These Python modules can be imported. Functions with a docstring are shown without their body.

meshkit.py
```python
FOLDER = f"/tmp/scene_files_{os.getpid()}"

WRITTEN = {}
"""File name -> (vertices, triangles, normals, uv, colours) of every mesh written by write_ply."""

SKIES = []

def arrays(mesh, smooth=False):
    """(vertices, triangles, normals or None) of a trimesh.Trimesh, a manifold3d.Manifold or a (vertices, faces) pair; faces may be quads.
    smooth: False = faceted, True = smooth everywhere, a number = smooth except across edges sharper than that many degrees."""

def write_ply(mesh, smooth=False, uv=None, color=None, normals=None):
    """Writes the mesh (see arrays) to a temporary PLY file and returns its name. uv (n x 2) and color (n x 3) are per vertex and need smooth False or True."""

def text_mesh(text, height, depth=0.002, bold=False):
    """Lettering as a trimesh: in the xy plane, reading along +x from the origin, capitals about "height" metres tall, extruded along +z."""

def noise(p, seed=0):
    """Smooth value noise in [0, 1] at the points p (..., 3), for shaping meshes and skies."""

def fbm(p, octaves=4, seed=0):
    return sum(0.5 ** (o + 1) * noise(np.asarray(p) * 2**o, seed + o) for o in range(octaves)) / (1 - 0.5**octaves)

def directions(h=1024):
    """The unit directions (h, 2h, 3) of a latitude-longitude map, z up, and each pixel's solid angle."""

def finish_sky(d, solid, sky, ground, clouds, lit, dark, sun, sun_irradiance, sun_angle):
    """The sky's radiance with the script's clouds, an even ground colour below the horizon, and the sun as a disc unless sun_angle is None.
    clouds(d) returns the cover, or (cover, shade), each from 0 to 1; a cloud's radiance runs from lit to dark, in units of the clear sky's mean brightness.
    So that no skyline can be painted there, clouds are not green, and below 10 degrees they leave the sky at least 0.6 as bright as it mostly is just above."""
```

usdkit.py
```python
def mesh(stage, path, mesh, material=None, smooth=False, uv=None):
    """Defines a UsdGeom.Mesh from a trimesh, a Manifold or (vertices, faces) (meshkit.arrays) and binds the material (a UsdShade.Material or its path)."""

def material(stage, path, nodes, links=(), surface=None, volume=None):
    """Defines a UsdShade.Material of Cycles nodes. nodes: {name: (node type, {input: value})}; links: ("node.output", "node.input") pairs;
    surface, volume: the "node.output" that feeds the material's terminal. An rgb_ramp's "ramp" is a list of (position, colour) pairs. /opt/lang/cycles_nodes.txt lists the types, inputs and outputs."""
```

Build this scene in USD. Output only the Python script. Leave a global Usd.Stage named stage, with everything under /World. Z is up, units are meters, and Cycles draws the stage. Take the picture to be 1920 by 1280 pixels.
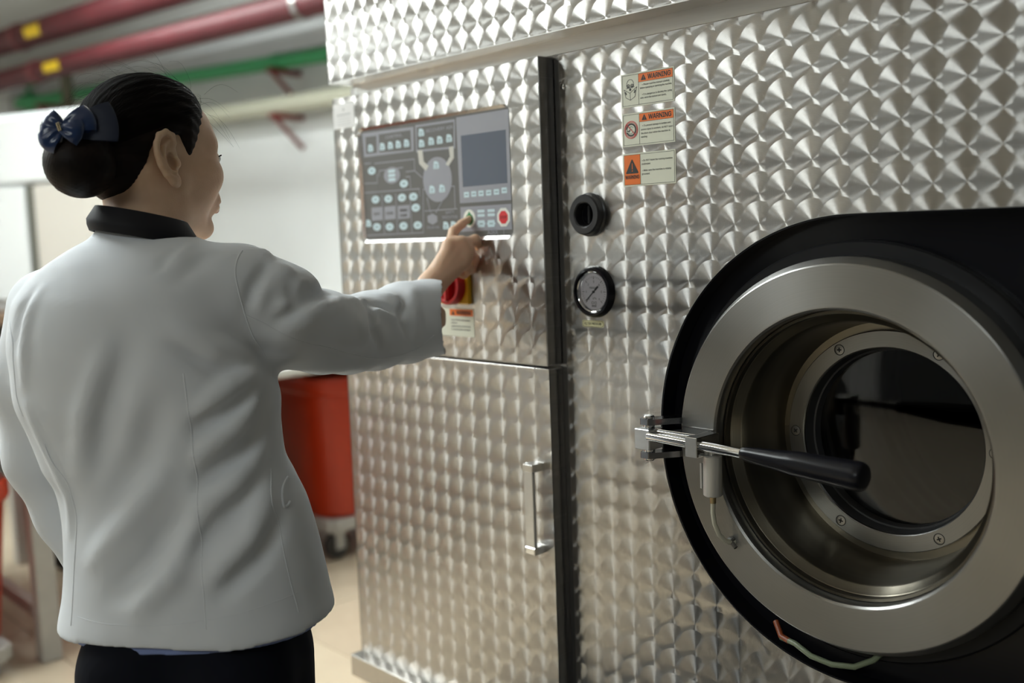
import math, sys
import numpy as np, trimesh, usdkit, meshkit
from pxr import Gf, Sdf, Usd, UsdGeom, UsdLux, UsdShade, Vt
from shapely.geometry import Polygon, Point, box as sbox, LineString
from shapely.ops import unary_union
from shapely import affinity

stage = Usd.Stage.CreateInMemory()
UsdGeom.SetStageUpAxis(stage, 'Z'); UsdGeom.SetStageMetersPerUnit(stage, 1.0)
UsdGeom.Xform.Define(stage, '/World'); UsdGeom.Scope.Define(stage, '/World/Looks')

# ---------------------------------------------------------------- camera
cam = UsdGeom.Camera.Define(stage, '/World/camera')
R_ = [[0.688794, 0.724079, -0.035675], [0.052408, -0.098814, -0.993725], [-0.723060, 0.682602, -0.106009]]  # right, down, forward
CAM = (1.19966, -1.27229, 1.25)
m = Gf.Matrix4d(*R_[0], 0, *[-v for v in R_[1]], 0, *[-v for v in R_[2]], 0, *CAM, 1)
cam.AddTransformOp().Set(m)
cam.CreateHorizontalApertureAttr(36.0); cam.CreateVerticalApertureAttr(24.0)
cam.CreateFocalLengthAttr(35.806)
cam.CreateFStopAttr(2.0); cam.CreateFocusDistanceAttr(1.50)
cam.CreateClippingRangeAttr((0.05, 100.0))
EXPOSURE = 0.25
cam.CreateExposureAttr(EXPOSURE)

# ---------------------------------------------------------------- sky: only a faint ambient, the hall is lit by unseen ceiling lamps
dome = UsdLux.DomeLight.Define(stage, '/World/ambient_sky')
dome.CreateIntensityAttr(0.02); dome.CreateColorAttr(Gf.Vec3f(0.9, 0.95, 1.0))
LAMP = 23.0                      # radiance of the unseen ceiling lamps
LAMP_COLOUR = (0.93, 1.0, 0.99)

# ---------------------------------------------------------------- helpers
u, Z0 = 0.042, 1.503            # pitch of the swirl pattern; height of its origin
names = {}
def numbered(path):
    k = names.get(path, 0); names[path] = k + 1
    return path if k == 0 else f'{path}_{k:03d}'
def path_of(p): return '/World' if p is None else str(p.GetPath())
bases = {}
def base_of(p):
    return bases.get('/'.join(path_of(p).split('/')[:3]), np.zeros(3))
def thing(name, label, cat, group=None, loc=(0, 0, 0)):
    x = UsdGeom.Xform.Define(stage, numbered('/World/' + name))
    bases[str(x.GetPath())] = np.array(loc, float)
    if any(loc): x.AddTranslateOp().Set(Gf.Vec3d(*map(float, loc)))
    return tag(x.GetPrim(), label, cat, group)
def tag(o, label=None, cat=None, group=None, kind=None):
    for k, v in (('label', label), ('category', cat), ('group', group), ('kind', kind)):
        if v: o.SetCustomDataByKey(k, v)
    return o
def obj(name, mesh, mat, parent=None, smooth=30, label=None, kind=None):
    if parent is not None and base_of(parent).any(): mesh = mesh.copy(); mesh.vertices = mesh.vertices - base_of(parent)
    mm = usdkit.mesh(stage, numbered(path_of(parent) + '/' + name), mesh, mat, smooth=smooth)
    return tag(mm.GetPrim(), label, None, None, kind)
def part_x(name, parent, label=None):
    return tag(UsdGeom.Xform.Define(stage, numbered(path_of(parent) + '/' + name)).GetPrim(), label)
def struct(name, mesh, mat, parent=None, smooth=30):
    return obj(name, mesh, mat, parent, smooth, kind=None if parent else 'structure')
cat = trimesh.util.concatenate
def bx(x0, x1, y0, y1, z0, z1, r=0.0):
    """a box, its vertical and horizontal edges chamfered by r"""
    e = np.array([x1 - x0, y1 - y0, z1 - z0], float); c = np.array([x0 + x1, y0 + y1, z0 + z1]) / 2
    if r <= 0: b = trimesh.creation.box(e)
    else:
        r = min(r, 0.49 * e.min())
        pts = []
        for k in range(3):
            h = e / 2 - r; h[k] = e[k] / 2
            for s in np.ndindex(2, 2, 2): pts.append(h * (np.array(s) * 2 - 1))
        b = trimesh.convex.convex_hull(np.array(pts))
    b.apply_translation(c); return b
def basis(d, up=None):
    d = np.asarray(d, float) / np.linalg.norm(d)
    a = np.cross([0, 0, 1.0] if up is None else up, d)
    if np.linalg.norm(a) < 1e-3: a = np.cross([1.0, 0, 0], d)
    a /= np.linalg.norm(a); return d, a, np.cross(d, a)
def tube(pts, r, n=12, closed=False, caps=True):
    """a swept round bar; r a number or one radius per point"""
    p = np.asarray(pts, float); r = np.broadcast_to(np.asarray(r, float), (len(p),))
    t = np.gradient(p, axis=0) if not closed else np.roll(p, -1, 0) - np.roll(p, 1, 0)
    t /= np.linalg.norm(t, axis=1, keepdims=True)
    _, a, b = basis(t[0]); A = [a]
    for i in range(1, len(p)):
        a = A[-1] - t[i] * np.dot(A[-1], t[i]); A.append(a / np.linalg.norm(a))
    A = np.array(A); B = np.cross(t, A); g = np.arange(n) * 2 * np.pi / n
    v = p[:, None] + r[:, None, None] * (np.cos(g)[None, :, None] * A[:, None] + np.sin(g)[None, :, None] * B[:, None])
    f = []
    m_ = len(p) if closed else len(p) - 1
    for i in range(m_):
        for j in range(n):
            q = (i * n + j, i * n + (j + 1) % n, ((i + 1) % len(p)) * n + (j + 1) % n, ((i + 1) % len(p)) * n + j)
            f += [(q[0], q[1], q[2]), (q[0], q[2], q[3])]
    v = v.reshape(-1, 3)
    if caps and not closed:
        v = np.vstack([v, p[:1], p[-1:]]); k = len(v)
        f += [(k - 2, (j + 1) % n, j) for j in range(n)] + [(k - 1, (len(p) - 1) * n + j, (len(p) - 1) * n + (j + 1) % n) for j in range(n)]
    return trimesh.Trimesh(v, f, process=False)
def cyl(p0, p1, r, n=24, r1=None, bev=0.0):
    p0, p1 = np.asarray(p0, float), np.asarray(p1, float); r1 = r if r1 is None else r1
    if bev <= 0: return tube([p0, p1], [r, r1], n)
    d = (p1 - p0) / np.linalg.norm(p1 - p0) * bev
    return tube([p0, p0 + d, p1 - d, p1], [r - bev, r, r1, r1 - bev], n)
def lathe_y(profile, cx, cz, n=160, closed=True):
    """revolves (radius, y) points about the axis x = cx, z = cz"""
    pr = np.asarray(profile, float); k = len(pr); g = np.arange(n) * 2 * np.pi / n
    v = np.stack([cx + pr[None, :, 0] * np.cos(g)[:, None], np.broadcast_to(pr[None, :, 1], (n, k)), cz + pr[None, :, 0] * np.sin(g)[:, None]], -1).reshape(-1, 3)
    f = []
    for i in range(n):
        for j in range(k if closed else k - 1):
            a, b, c, d = i * k + j, i * k + (j + 1) % k, ((i + 1) % n) * k + (j + 1) % k, ((i + 1) % n) * k + j
            f += [(a, b, c), (a, c, d)]
    mm = trimesh.Trimesh(v, f, process=False); mm.update_faces(mm.nondegenerate_faces()); 
    if closed: mm.fix_normals()
    return mm
def plate(poly, y0, y1):
    """extrudes an (x, z) outline from y1 (back) to y0 (front)"""
    out = []
    for g in getattr(poly, 'geoms', [poly]):
        if g.is_empty or g.area < 1e-9: continue
        e = trimesh.creation.extrude_polygon(g, y1 - y0, engine='earcut')
        v = e.vertices; e.vertices = np.stack([v[:, 0], y1 - v[:, 2], v[:, 1]], 1); out.append(e)
    return cat(out)
def lettering(text, h, x, z, y, width=None, depth=0.006, bold=False, mid=False):
    t = meshkit.text_mesh(text, h, depth, bold); w = t.bounds[1][0] - t.bounds[0][0]
    k = 1.0 if width is None else width / w
    v = t.vertices; v[:, 0] = (v[:, 0] - t.bounds[0][0]) * k - (w * k / 2 if mid else 0)
    t.vertices = np.stack([x + v[:, 0], y - v[:, 2], z + v[:, 1]], 1); return t
def rrect(x0, x1, z0, z1, r): return sbox(x0 + r, z0 + r, x1 - r, z1 - r).buffer(r, quad_segs=6)
def L(mesh):
    """machine units (one swirl pitch) to metres"""
    mesh = mesh.copy(); mesh.vertices = np.asarray(mesh.vertices) * u + [0, 0, Z0]; return mesh

# ---------------------------------------------------------------- materials
mats = {}
def material(name, nodes, links=(), surface='p.BSDF'):
    if name not in mats: mats[name] = usdkit.material(stage, '/World/Looks/' + name, nodes, links, surface=surface)
    return mats[name]
def plain(name, col, rough=0.5, metal=0.0, noise=0.0, scale=20.0, bump=0.0, stretch=(1, 1, 1), **kw):
    nodes = {'p': ('principled_bsdf', {'base_color': col, 'roughness': rough, 'metallic': metal, **kw})}; links = []
    if noise or bump:
        nodes['g'] = ('geometry', {}); nodes['mp'] = ('mapping', {'scale': stretch}); nodes['n'] = ('noise_texture', {'scale': scale, 'detail': 5.0, 'roughness': 0.6})
        links += [('g.position', 'mp.vector'), ('mp.vector', 'n.vector')]
    if noise:
        lo = [c * (1 - noise) for c in col]; hi = [min(1, c * (1 + noise)) for c in col]
        nodes['r'] = ('rgb_ramp', {'ramp': [(0.3, lo), (0.7, hi)]}); links += [('n.fac', 'r.fac'), ('r.color', 'p.base_color')]
    if bump:
        nodes['b'] = ('bump', {'strength': 1.0, 'distance': bump}); links += [('n.fac', 'b.height'), ('b.normal', 'p.normal')]
    return material(name, nodes, links)
def perlage(name, ox, oz, col=(0.58, 0.565, 0.545), rough=0.28, aniso=0.97):
    """engine-turned sheet steel: overlapping discs, each brushed in circles about its own centre; the later stamped disc (right, below) lies on top"""
    N = {'g': ('geometry', {}), 's': ('separate_xyz', {})}; K = [('g.position', 's.vector')]
    def math_(n, t, *a, clamp=False):
        N[n] = ('math', {'math_type': t, **({'use_clamp': True} if clamp else {})})
        for i, x in enumerate(a):
            if isinstance(x, str): K.append((x, f'{n}.value{i + 1}'))
            else: N[n][1][f'value{i + 1}'] = float(x)
        return f'{n}.value'
    U = math_('u0', 'multiply_add', 's.x', 1 / u, -ox); V = math_('v0', 'multiply_add', 's.z', 1 / u, -Z0 / u - oz)
    fu = math_('fu', 'fraction', U); fv = math_('fv', 'fraction', V)
    fu1 = math_('fu1', 'subtract', fu, 1.0); fv1 = math_('fv1', 'subtract', fv, 1.0)
    sq = {k: math_('q' + k, 'multiply', x, x) for k, x in (('a', fu), ('b', fu1), ('c', fv), ('d', fv1))}
    R2 = 0.76 ** 2
    c1 = math_('c1', 'less_than', math_('d1', 'add', sq['b'], sq['c']), R2)
    c2 = math_('c2', 'less_than', math_('d2', 'add', sq['b'], sq['d']), R2)
    c3 = math_('c3', 'less_than', math_('d3', 'add', sq['a'], sq['c']), R2)
    right = math_('rs', 'maximum', c1, c2)
    low = math_('low', 'add', c1, math_('l2', 'multiply', c3, math_('l1', 'subtract', 1.0, right)))
    dx = math_('dx', 'subtract', fu, right); dz = math_('dz', 'add', fv1, low)
    N['rv'] = ('combine_xyz', {'y': 0.0}); K += [(dx, 'rv.x'), (dz, 'rv.z')]
    N['nv'] = ('vector_math', {'math_type': 'normalize'}); K.append(('rv.vector', 'nv.vector1'))
    N['len'] = ('vector_math', {'math_type': 'length'}); K.append(('rv.vector', 'len.vector1'))
    cx = math_('cx', 'add', math_('flu', 'floor', U), right); cz = math_('cz', 'subtract', math_('flv', 'floor', V), low)
    N['id'] = ('combine_xyz', {'y': 0.0}); K += [(cx, 'id.x'), (cz, 'id.z')]
    N['wn'] = ('white_noise_texture', {'dimensions': '3D'}); K.append(('id.vector', 'wn.vector'))
    w = math_('w', 'multiply_add', 'wn.value', 37.0, math_('lr', 'multiply', 'len.value', 80.0))
    N['rn'] = ('noise_texture', {'dimensions': '1D', 'scale': 1.0, 'detail': 3.0, 'roughness': 0.7}); K.append((w, 'rn.w'))
    N['big'] = ('noise_texture', {'scale': 5.0, 'detail': 4.0, 'roughness': 0.65}); K.append(('g.position', 'big.vector'))
    br = math_('br', 'multiply_add', 'rn.fac', 0.09, math_('br2', 'multiply_add', 'wn.value', 0.10, math_('br3', 'multiply_add', 'big.fac', 0.22, 0.79)))
    N['col'] = ('vector_math', {'math_type': 'scale', 'vector1': col}); K.append((br, 'col.scale'))
    ro = math_('ro', 'multiply_add', 'rn.fac', 0.05, math_('ro2', 'multiply_add', 'big.fac', 0.10, rough - 0.075))
    N['p'] = ('principled_bsdf', {'metallic': 1.0, 'anisotropic': aniso, 'distribution': 'ggx'})
    K += [('col.vector', 'p.base_color'), (ro, 'p.roughness'), ('nv.vector', 'p.tangent')]
    return material(name, N, K)
def ring_brushed(name, cx, cz, col=(0.60, 0.595, 0.58), rough=0.36, aniso=0.75, noise=0.08):
    """lathe-turned metal about a y axis: grooves run round the axis"""
    return material(name, {'g': ('geometry', {}), 'c': ('vector_math', {'math_type': 'subtract', 'vector2': (cx, 0, cz)}),
        'k': ('vector_math', {'math_type': 'multiply', 'vector2': (1, 0, 1)}), 'n': ('vector_math', {'math_type': 'normalize'}), 'len': ('vector_math', {'math_type': 'length'}),
        'w': ('math', {'math_type': 'multiply', 'value2': 900.0}), 'rn': ('noise_texture', {'dimensions': '1D', 'scale': 1.0, 'detail': 3.0}),
        'bn': ('noise_texture', {'scale': 9.0, 'detail': 4.0}), 'm1': ('math', {'math_type': 'multiply_add', 'value2': noise * 2, 'value3': 1 - noise}), 'm2': ('math', {'math_type': 'multiply_add', 'value2': 0.16, 'value3': 0.92}),
        'm': ('math', {'math_type': 'multiply'}), 'col': ('vector_math', {'math_type': 'scale', 'vector1': col}),
        'p': ('principled_bsdf', {'metallic': 1.0, 'roughness': rough, 'anisotropic': aniso})},
        [('g.position', 'c.vector1'), ('c.vector', 'k.vector1'), ('k.vector', 'n.vector1'), ('k.vector', 'len.vector1'), ('len.value', 'w.value1'), ('w.value', 'rn.w'), ('g.position', 'bn.vector'),
         ('rn.fac', 'm1.value1'), ('bn.fac', 'm2.value1'), ('m1.value', 'm.value1'), ('m2.value', 'm.value2'), ('m.value', 'col.scale'), ('col.vector', 'p.base_color'), ('n.vector', 'p.tangent')])
steel = plain('brushed_steel', (0.60, 0.59, 0.57), 0.30, 1.0, noise=0.06, scale=30, stretch=(0.2, 1, 4))
steel_dark = plain('dull_steel', (0.33, 0.315, 0.30), 0.38, 1.0, noise=0.12, scale=18)
chrome = plain('chrome', (0.80, 0.80, 0.80), 0.07, 1.0)
chrome_dull = plain('worn_chrome', (0.72, 0.73, 0.74), 0.28, 1.0, noise=0.05, scale=60)
black_gloss = plain('black_gloss', (0.006, 0.006, 0.008), 0.16, specular_ior_level=0.22)
black_plastic = plain('black_plastic', (0.008, 0.008, 0.009), 0.38, specular_ior_level=0.25)
black_rubber = plain('black_rubber', (0.015, 0.015, 0.016), 0.55)
# ================================================================ the hall
wall_white = plain('wall_white', (0.80, 0.81, 0.80), 0.55, noise=0.02, scale=2.0)
ceiling_white = plain('ceiling_white', (0.72, 0.73, 0.72), 0.8, noise=0.03, scale=1.5)
beam_grey = plain('beam_grey', (0.42, 0.42, 0.40), 0.8, noise=0.06, scale=2.0)
tile_mats = [plain(f'floor_tile_{k}', c, 0.22, noise=0.05, scale=6.0, bump=0.0004) for k, c in enumerate([(0.47, 0.39, 0.285), (0.49, 0.41, 0.30), (0.45, 0.37, 0.27)])]
grout = plain('grout', (0.30, 0.25, 0.19), 0.8)
CEIL = 3.0
DW = np.array([0.990, 0.1417, 0.0]); NW = np.array([0.1417, -0.990, 0.0])       # along the far wall, and out of it into the hall
PW = np.array([-2.34, 2.83, 0.0])                                               # a point of the far wall
def wall_frame(mesh):
    """(along, out, up) to the hall: the far wall is not quite parallel to the machine"""
    M = np.eye(4); M[:3, 0], M[:3, 1], M[:3, 2], M[:3, 3] = DW, -NW, [0, 0, 1], PW
    mesh = mesh.copy(); mesh.apply_transform(M); return mesh
floor = struct('floor', bx(-8.5, 4.2, -5.2, 4.6, -0.12, -0.004), grout)
T_ = 0.60
rng = np.random.default_rng(5)
for i in range(-12, 6):
    for j in range(-8, 6):
        x0, y0 = i * T_ + 0.08, j * T_ + 0.372
        t = bx(x0 + 0.0018, x0 + T_ - 0.0018, y0 + 0.0018, y0 + T_ - 0.0018, -0.008, 0.0, 0.0012)
        struct('tile', t, tile_mats[int(rng.integers(3))], floor, smooth=False)
struct('wall_back', wall_frame(bx(-6.05, 6.4, 0.0, 0.15, 0.0, CEIL + 0.1)), wall_white)
struct('wall_left', bx(-8.5, -8.35, -5.2, 4.6, 0.0, CEIL + 0.1), wall_white)
struct('wall_front', bx(-8.5, 4.2, -5.2, -5.05, 0.0, CEIL + 0.1), plain('wall_far_grey', (0.55, 0.55, 0.54), 0.6))  # out of view; its grey sets the tone mirrored in the panels
struct('wall_right', bx(4.05, 4.2, -5.2, 4.6, 0.0, CEIL + 0.1), plain('wall_side_grey', (0.14, 0.14, 0.14), 0.6))  # out of view, dark so that reflections in the door stay dim
struct('ceiling', bx(-8.5, 4.2, -5.2, 4.6, CEIL, CEIL + 0.12), ceiling_white)
struct('unseen_trim_2', bx(-2.1, 4.05, -5.05, -4.98, 0.0, CEIL), plain('unseen_panel_dark', (0.07, 0.07, 0.07), 0.7))  # unseen dark panel, placed to darken reflections on the right of the steel
mat_ = obj('added_floor_mat', bx(-0.75, 2.3, -1.5, -0.12, 0.0, 0.012, 0.004), plain('added_mat_black', (0.03, 0.03, 0.03), 0.8), smooth=False)  # added out of view to darken the floor mirrored in the lower panels
tag(mat_, 'added black mat on the tiles, out of view, darkens the reflections in the dryer', 'added floor mat')
# ================================================================ the machine
per_main = perlage('perlage_main', 0.0, 0.0)
per_box = perlage('perlage_box', -0.48, 0.15)
per_top = perlage('perlage_top', 0.34, 0.72)
mach = thing('tumble_dryer', 'large stainless steel industrial tumble dryer with swirl-polished panels, control panel and round porthole door', 'tumble dryer')
CX, CZ = 12.377, -13.60
obj('cabinet_body', L(cat([bx(-15.2, 4.4, 1.6, 34, -29.5, 14.5), bx(21.5, 27, 1.6, 34, -29.5, 14.5), bx(4.4, 21.5, 1.6, 34, -5.2, 14.5), bx(4.4, 21.5, 1.6, 34, -29.5, -22), bx(4.4, 21.5, 20, 34, -22, -5.2), bx(-14.9, -0.35, 0.15, 1.6, -28.6, 1.5), bx(-14.6, 27, 0.1, 1.6, 0.9, 2.6), bx(22.3, 27, 0.12, 1.6, -28.7, 1)])), steel_dark, mach)
obj('base_frame', L(cat([bx(-13.5, 26, 2.5, 33, -35.7, -29.4)])), plain('base_grey', (0.16, 0.16, 0.16), 0.6), mach)
# main panel with the opening for the drum door
stad = unary_union([Point(CX, CZ).buffer(7.821, quad_segs=48), sbox(CX, CZ - 7.821, 21.0, CZ + 7.821)])
panel_poly = sbox(-0.22, -28.7, 27, 1.08).difference(stad)
obj('main_panel', L(plate(panel_poly, 0.0, 0.10)), per_main, mach, smooth=False, label='swirl-polished front panel around the porthole door')
obj('panel_edge', L(cat([bx(-0.25, -0.21, 0.0, 0.75, -28.7, 1.08), bx(-0.25, 27, 0.0, 0.75, 1.075, 1.11), plate(stad.difference(stad.buffer(-0.02)), -0.012, 0.11)])), steel, mach, smooth=False)
# recess of the door
obj('door_surround', L(cat([plate(stad.buffer(-0.005).difference(stad.buffer(-0.08)), 0.01, 1.0), plate(stad.buffer(-0.06).difference(Point(CX, CZ).buffer(6.3, quad_segs=40)), 0.78, 0.95)])), black_gloss, mach, smooth=35, label='glossy black recess around the porthole door')
obj('door_boss', L(lathe_y([(5.2, 0.9), (5.2, 0.35), (6.88, 0.35), (6.95, 0.42), (6.95, 0.9)], CX, CZ)), black_plastic, mach, smooth=40)
# drum door
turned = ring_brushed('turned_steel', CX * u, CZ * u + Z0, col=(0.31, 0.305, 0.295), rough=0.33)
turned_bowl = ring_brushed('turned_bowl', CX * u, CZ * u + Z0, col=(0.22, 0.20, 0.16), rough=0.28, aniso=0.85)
door = obj('drum_door', L(lathe_y([(4.80, 0.5), (4.76, -0.62), (4.79, -0.73), (4.86, -0.79), (4.93, -0.80), (6.21, -0.80), (6.255, -0.775), (6.46, -0.38), (6.46, 0.5)], CX, CZ)), turned, mach, smooth=25, label='thick turned steel door ring')
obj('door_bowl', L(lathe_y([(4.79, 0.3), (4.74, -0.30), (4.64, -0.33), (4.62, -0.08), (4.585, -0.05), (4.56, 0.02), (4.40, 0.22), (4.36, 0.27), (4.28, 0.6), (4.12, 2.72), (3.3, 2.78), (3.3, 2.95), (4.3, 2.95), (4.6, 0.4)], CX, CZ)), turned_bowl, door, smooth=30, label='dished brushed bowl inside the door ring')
wring = obj('window_ring', L(lathe_y([(3.235, 2.58), (3.27, 2.545), (3.81, 2.545), (3.84, 2.58), (3.84, 2.74), (3.235, 2.74)], CX, CZ)), turned, door, smooth=25)
obj('window_gasket', L(lathe_y([(3.235, 2.70), (3.16, 3.10), (3.10, 3.12), (3.06, 3.46), (3.5, 3.6), (3.6, 2.75)], CX, CZ)), plain('gasket_grey', (0.030, 0.030, 0.032), 0.35), door, smooth=35)
screw_head = plain('screw_steel', (0.42, 0.40, 0.37), 0.35, 1.0)
slot_dark = plain('slot_dark', (0.01, 0.01, 0.01), 0.6)
for k, a in enumerate([1.0, 61.0, 120.6, 180.4, 240.3, 300.2]):
    px, pz = CX + 3.56 * math.cos(math.radians(a)), CZ + 3.56 * math.sin(math.radians(a)); c, s = math.cos(0.5 + k * 1.3), math.sin(0.5 + k * 1.3)
    head = lathe_y([(0.0, 2.535), (0.13, 2.535), (0.17, 2.546), (0.0, 2.56)], px, pz, 28)
    rim = lathe_y([(0.172, 2.538), (0.196, 2.538), (0.196, 2.56), (0.172, 2.56)], px, pz, 28)
    cross = affinity.rotate(unary_union([sbox(-0.085, -0.022, 0.085, 0.022), sbox(-0.022, -0.085, 0.022, 0.085), Point(0, 0).buffer(0.042, quad_segs=4)]), 20 + k * 37)
    obj('screw', L(cat([head])), screw_head, door)
    obj('screw_recess', L(cat([rim, plate(affinity.translate(cross, px, pz), 2.529, 2.54)])), slot_dark, door)
glass_m = material('door_glass', {'t': ('transparent_bsdf', {'color': (0.55, 0.55, 0.55)}), 'g': ('glossy_bsdf', {'color': (0.9, 0.9, 0.9), 'roughness': 0.03}), 'f': ('fresnel', {'IOR': 1.5}), 'm': ('mix_closure', {})},
                   [('f.fac', 'm.fac'), ('t.BSDF', 'm.closure1'), ('g.BSDF', 'm.closure2')], surface='m.closure')
obj('window_glass', L(lathe_y([(0.0, 3.44), (3.10, 3.44), (3.10, 3.52), (0.0, 3.52)], CX, CZ, 96)), glass_m, door, smooth=25)
drum_m = plain('drum_dark', (0.05, 0.05, 0.048), 0.45, 0.8)
prof = [(3.05, 3.75)]
for k in range(12): prof += [(7.0, 4.2 + k * 1.1), (7.0, 4.9 + k * 1.1), (6.85, 5.0 + k * 1.1), (6.85, 5.2 + k * 1.1)]
prof += [(6.9, 17.6), (0.0, 17.6), (0.0, 17.8), (7.3, 17.8), (7.3, 3.6)]
obj('drum', L(lathe_y(prof, CX, CZ, 96)), drum_m, mach, smooth=25, label='dark ribbed drum behind the porthole glass')
# ---- latch: clevis block on two pins, lever with a black grip, keeper block on the ring, pneumatic lock below
latch = part_x('door_latch', mach, 'chrome lever latch with black grip across the left of the door ring')
obj('hinge_block', L(cat([bx(4.93, 5.62, -2.02, -1.2, -14.02, -13.26, 0.03)])), chrome_dull, latch)
pins = [cyl((5.30, -1.62, -13.28), (5.30, -1.62, -12.80), 0.21, 32, bev=0.04), cyl((5.30, -1.62, -14.0), (5.30, -1.62, -14.46), 0.21, 32, bev=0.04)]
obj('pivot_pin', L(pins[0]), chrome, latch); obj('pivot_pin', L(pins[1]), chrome, latch)
for zz in (-13.02, -14.25):
    poly = Polygon([(5.05, -1.62), (5.15, -1.85), (5.45, -1.85), (6.1, -0.9), (6.2, 0.6), (5.9, 0.6), (5.75, -0.6)])
    arm = trimesh.creation.extrude_polygon(poly.buffer(0.06), 0.22, engine='earcut'); arm.apply_translation([0, 0, zz - 0.11])
    obj('hinge_arm', L(arm), plain('latch_dark_chrome', (0.25, 0.25, 0.26), 0.15, 1.0), latch)
obj('lever_rod', L(cat([tube([(5.55, -1.95, -13.50), (7.2, -1.99, -13.53), (9.8, -2.03, -13.585)], 0.17, 24)])), chrome, latch, smooth=50)
g0, g1 = np.array([9.55, -2.02, -13.575]), np.array([13.95, -2.10, -13.72]); d = g1 - g0
obj('lever_grip', L(tube([g0 + d * t for t in (0, 0.015, 0.06, 0.36, 0.42, 0.5, 0.93, 0.975, 0.995, 1.0)], [0.20, 0.225, 0.25, 0.36, 0.395, 0.42, 0.46, 0.45, 0.40, 0.33], 28)), plain('grip_black', (0.007, 0.007, 0.010), 0.25, specular_ior_level=0.25), latch, smooth=45, label='black tapered lever grip')
obj('keeper_block', L(cat([bx(7.37, 7.86, -2.22, -0.9, -13.95, -13.25, 0.02), bx(5.62, 7.45, -1.75, -0.9, -13.42, -13.24, 0.02), bx(5.6, 7.5, -1.0, -0.82, -13.9, -13.25)])), chrome, latch)
obj('keeper_face', L(bx(7.385, 7.845, -2.235, -2.21, -13.935, -13.265)), chrome_dull, latch)
obj('lock_cylinder', L(cat([cyl((7.95, -1.45, -13.95), (7.95, -1.45, -15.40), 0.33, 32, bev=0.04), cyl((7.95, -1.45, -13.6), (7.95, -1.45, -13.95), 0.13), bx(7.45, 7.52, -1.5, -1.3, -15.2, -14.3)])), plain('anodised_white', (0.62, 0.61, 0.58), 0.35, 0.6), latch, label='pale cylinder of the door lock')
obj('hose_fitting', L(cyl((7.95, -1.45, -15.4), (7.95, -1.45, -15.66), 0.11)), plain('brass', (0.42, 0.34, 0.20), 0.3, 1.0), latch)
hz = [(7.95, -1.45, -15.62), (7.94, -1.45, -16.0), (7.98, -1.42, -16.4), (8.12, -1.35, -16.8), (8.26, -1.18, -17.02), (8.34, -0.95, -17.1), (8.38, -0.8, -17.12)]
obj('air_hose', L(tube(hz, 0.085, 12)), plain('hose_cream', (0.55, 0.53, 0.42), 0.35, transmission_weight=0.1), latch, smooth=60)
obj('hose_elbow', L(cat([bx(8.18, 8.42, -1.02, -0.79, -17.2, -16.95, 0.05), cyl((8.36, -0.95, -17.12), (8.55, -0.98, -17.26), 0.08)])), plain('elbow_dark', (0.09, 0.085, 0.075), 0.4), latch)
bz = [(9.6, 0.2, -20.6), (10.3, -0.05, -20.55), (11.0, -0.2, -20.75), (11.8, -0.25, -20.8), (12.6, -0.22, -20.66), (13.2, -0.1, -20.3), (13.6, 0.2, -19.8)]
obj('drain_hose', L(tube(bz, 0.10, 12)), plain('hose_green', (0.20, 0.24, 0.15), 0.35), mach, smooth=60, label='thin pale green hose looping below the door ring')
obj('hose_sleeve', L(tube([(9.2, 0.5, -20.2), (9.6, 0.2, -20.55), (10.0, 0.06, -20.58)], 0.11, 12)), plain('sleeve_orange', (0.25, 0.06, 0.02), 0.4), mach, smooth=60)
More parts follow.
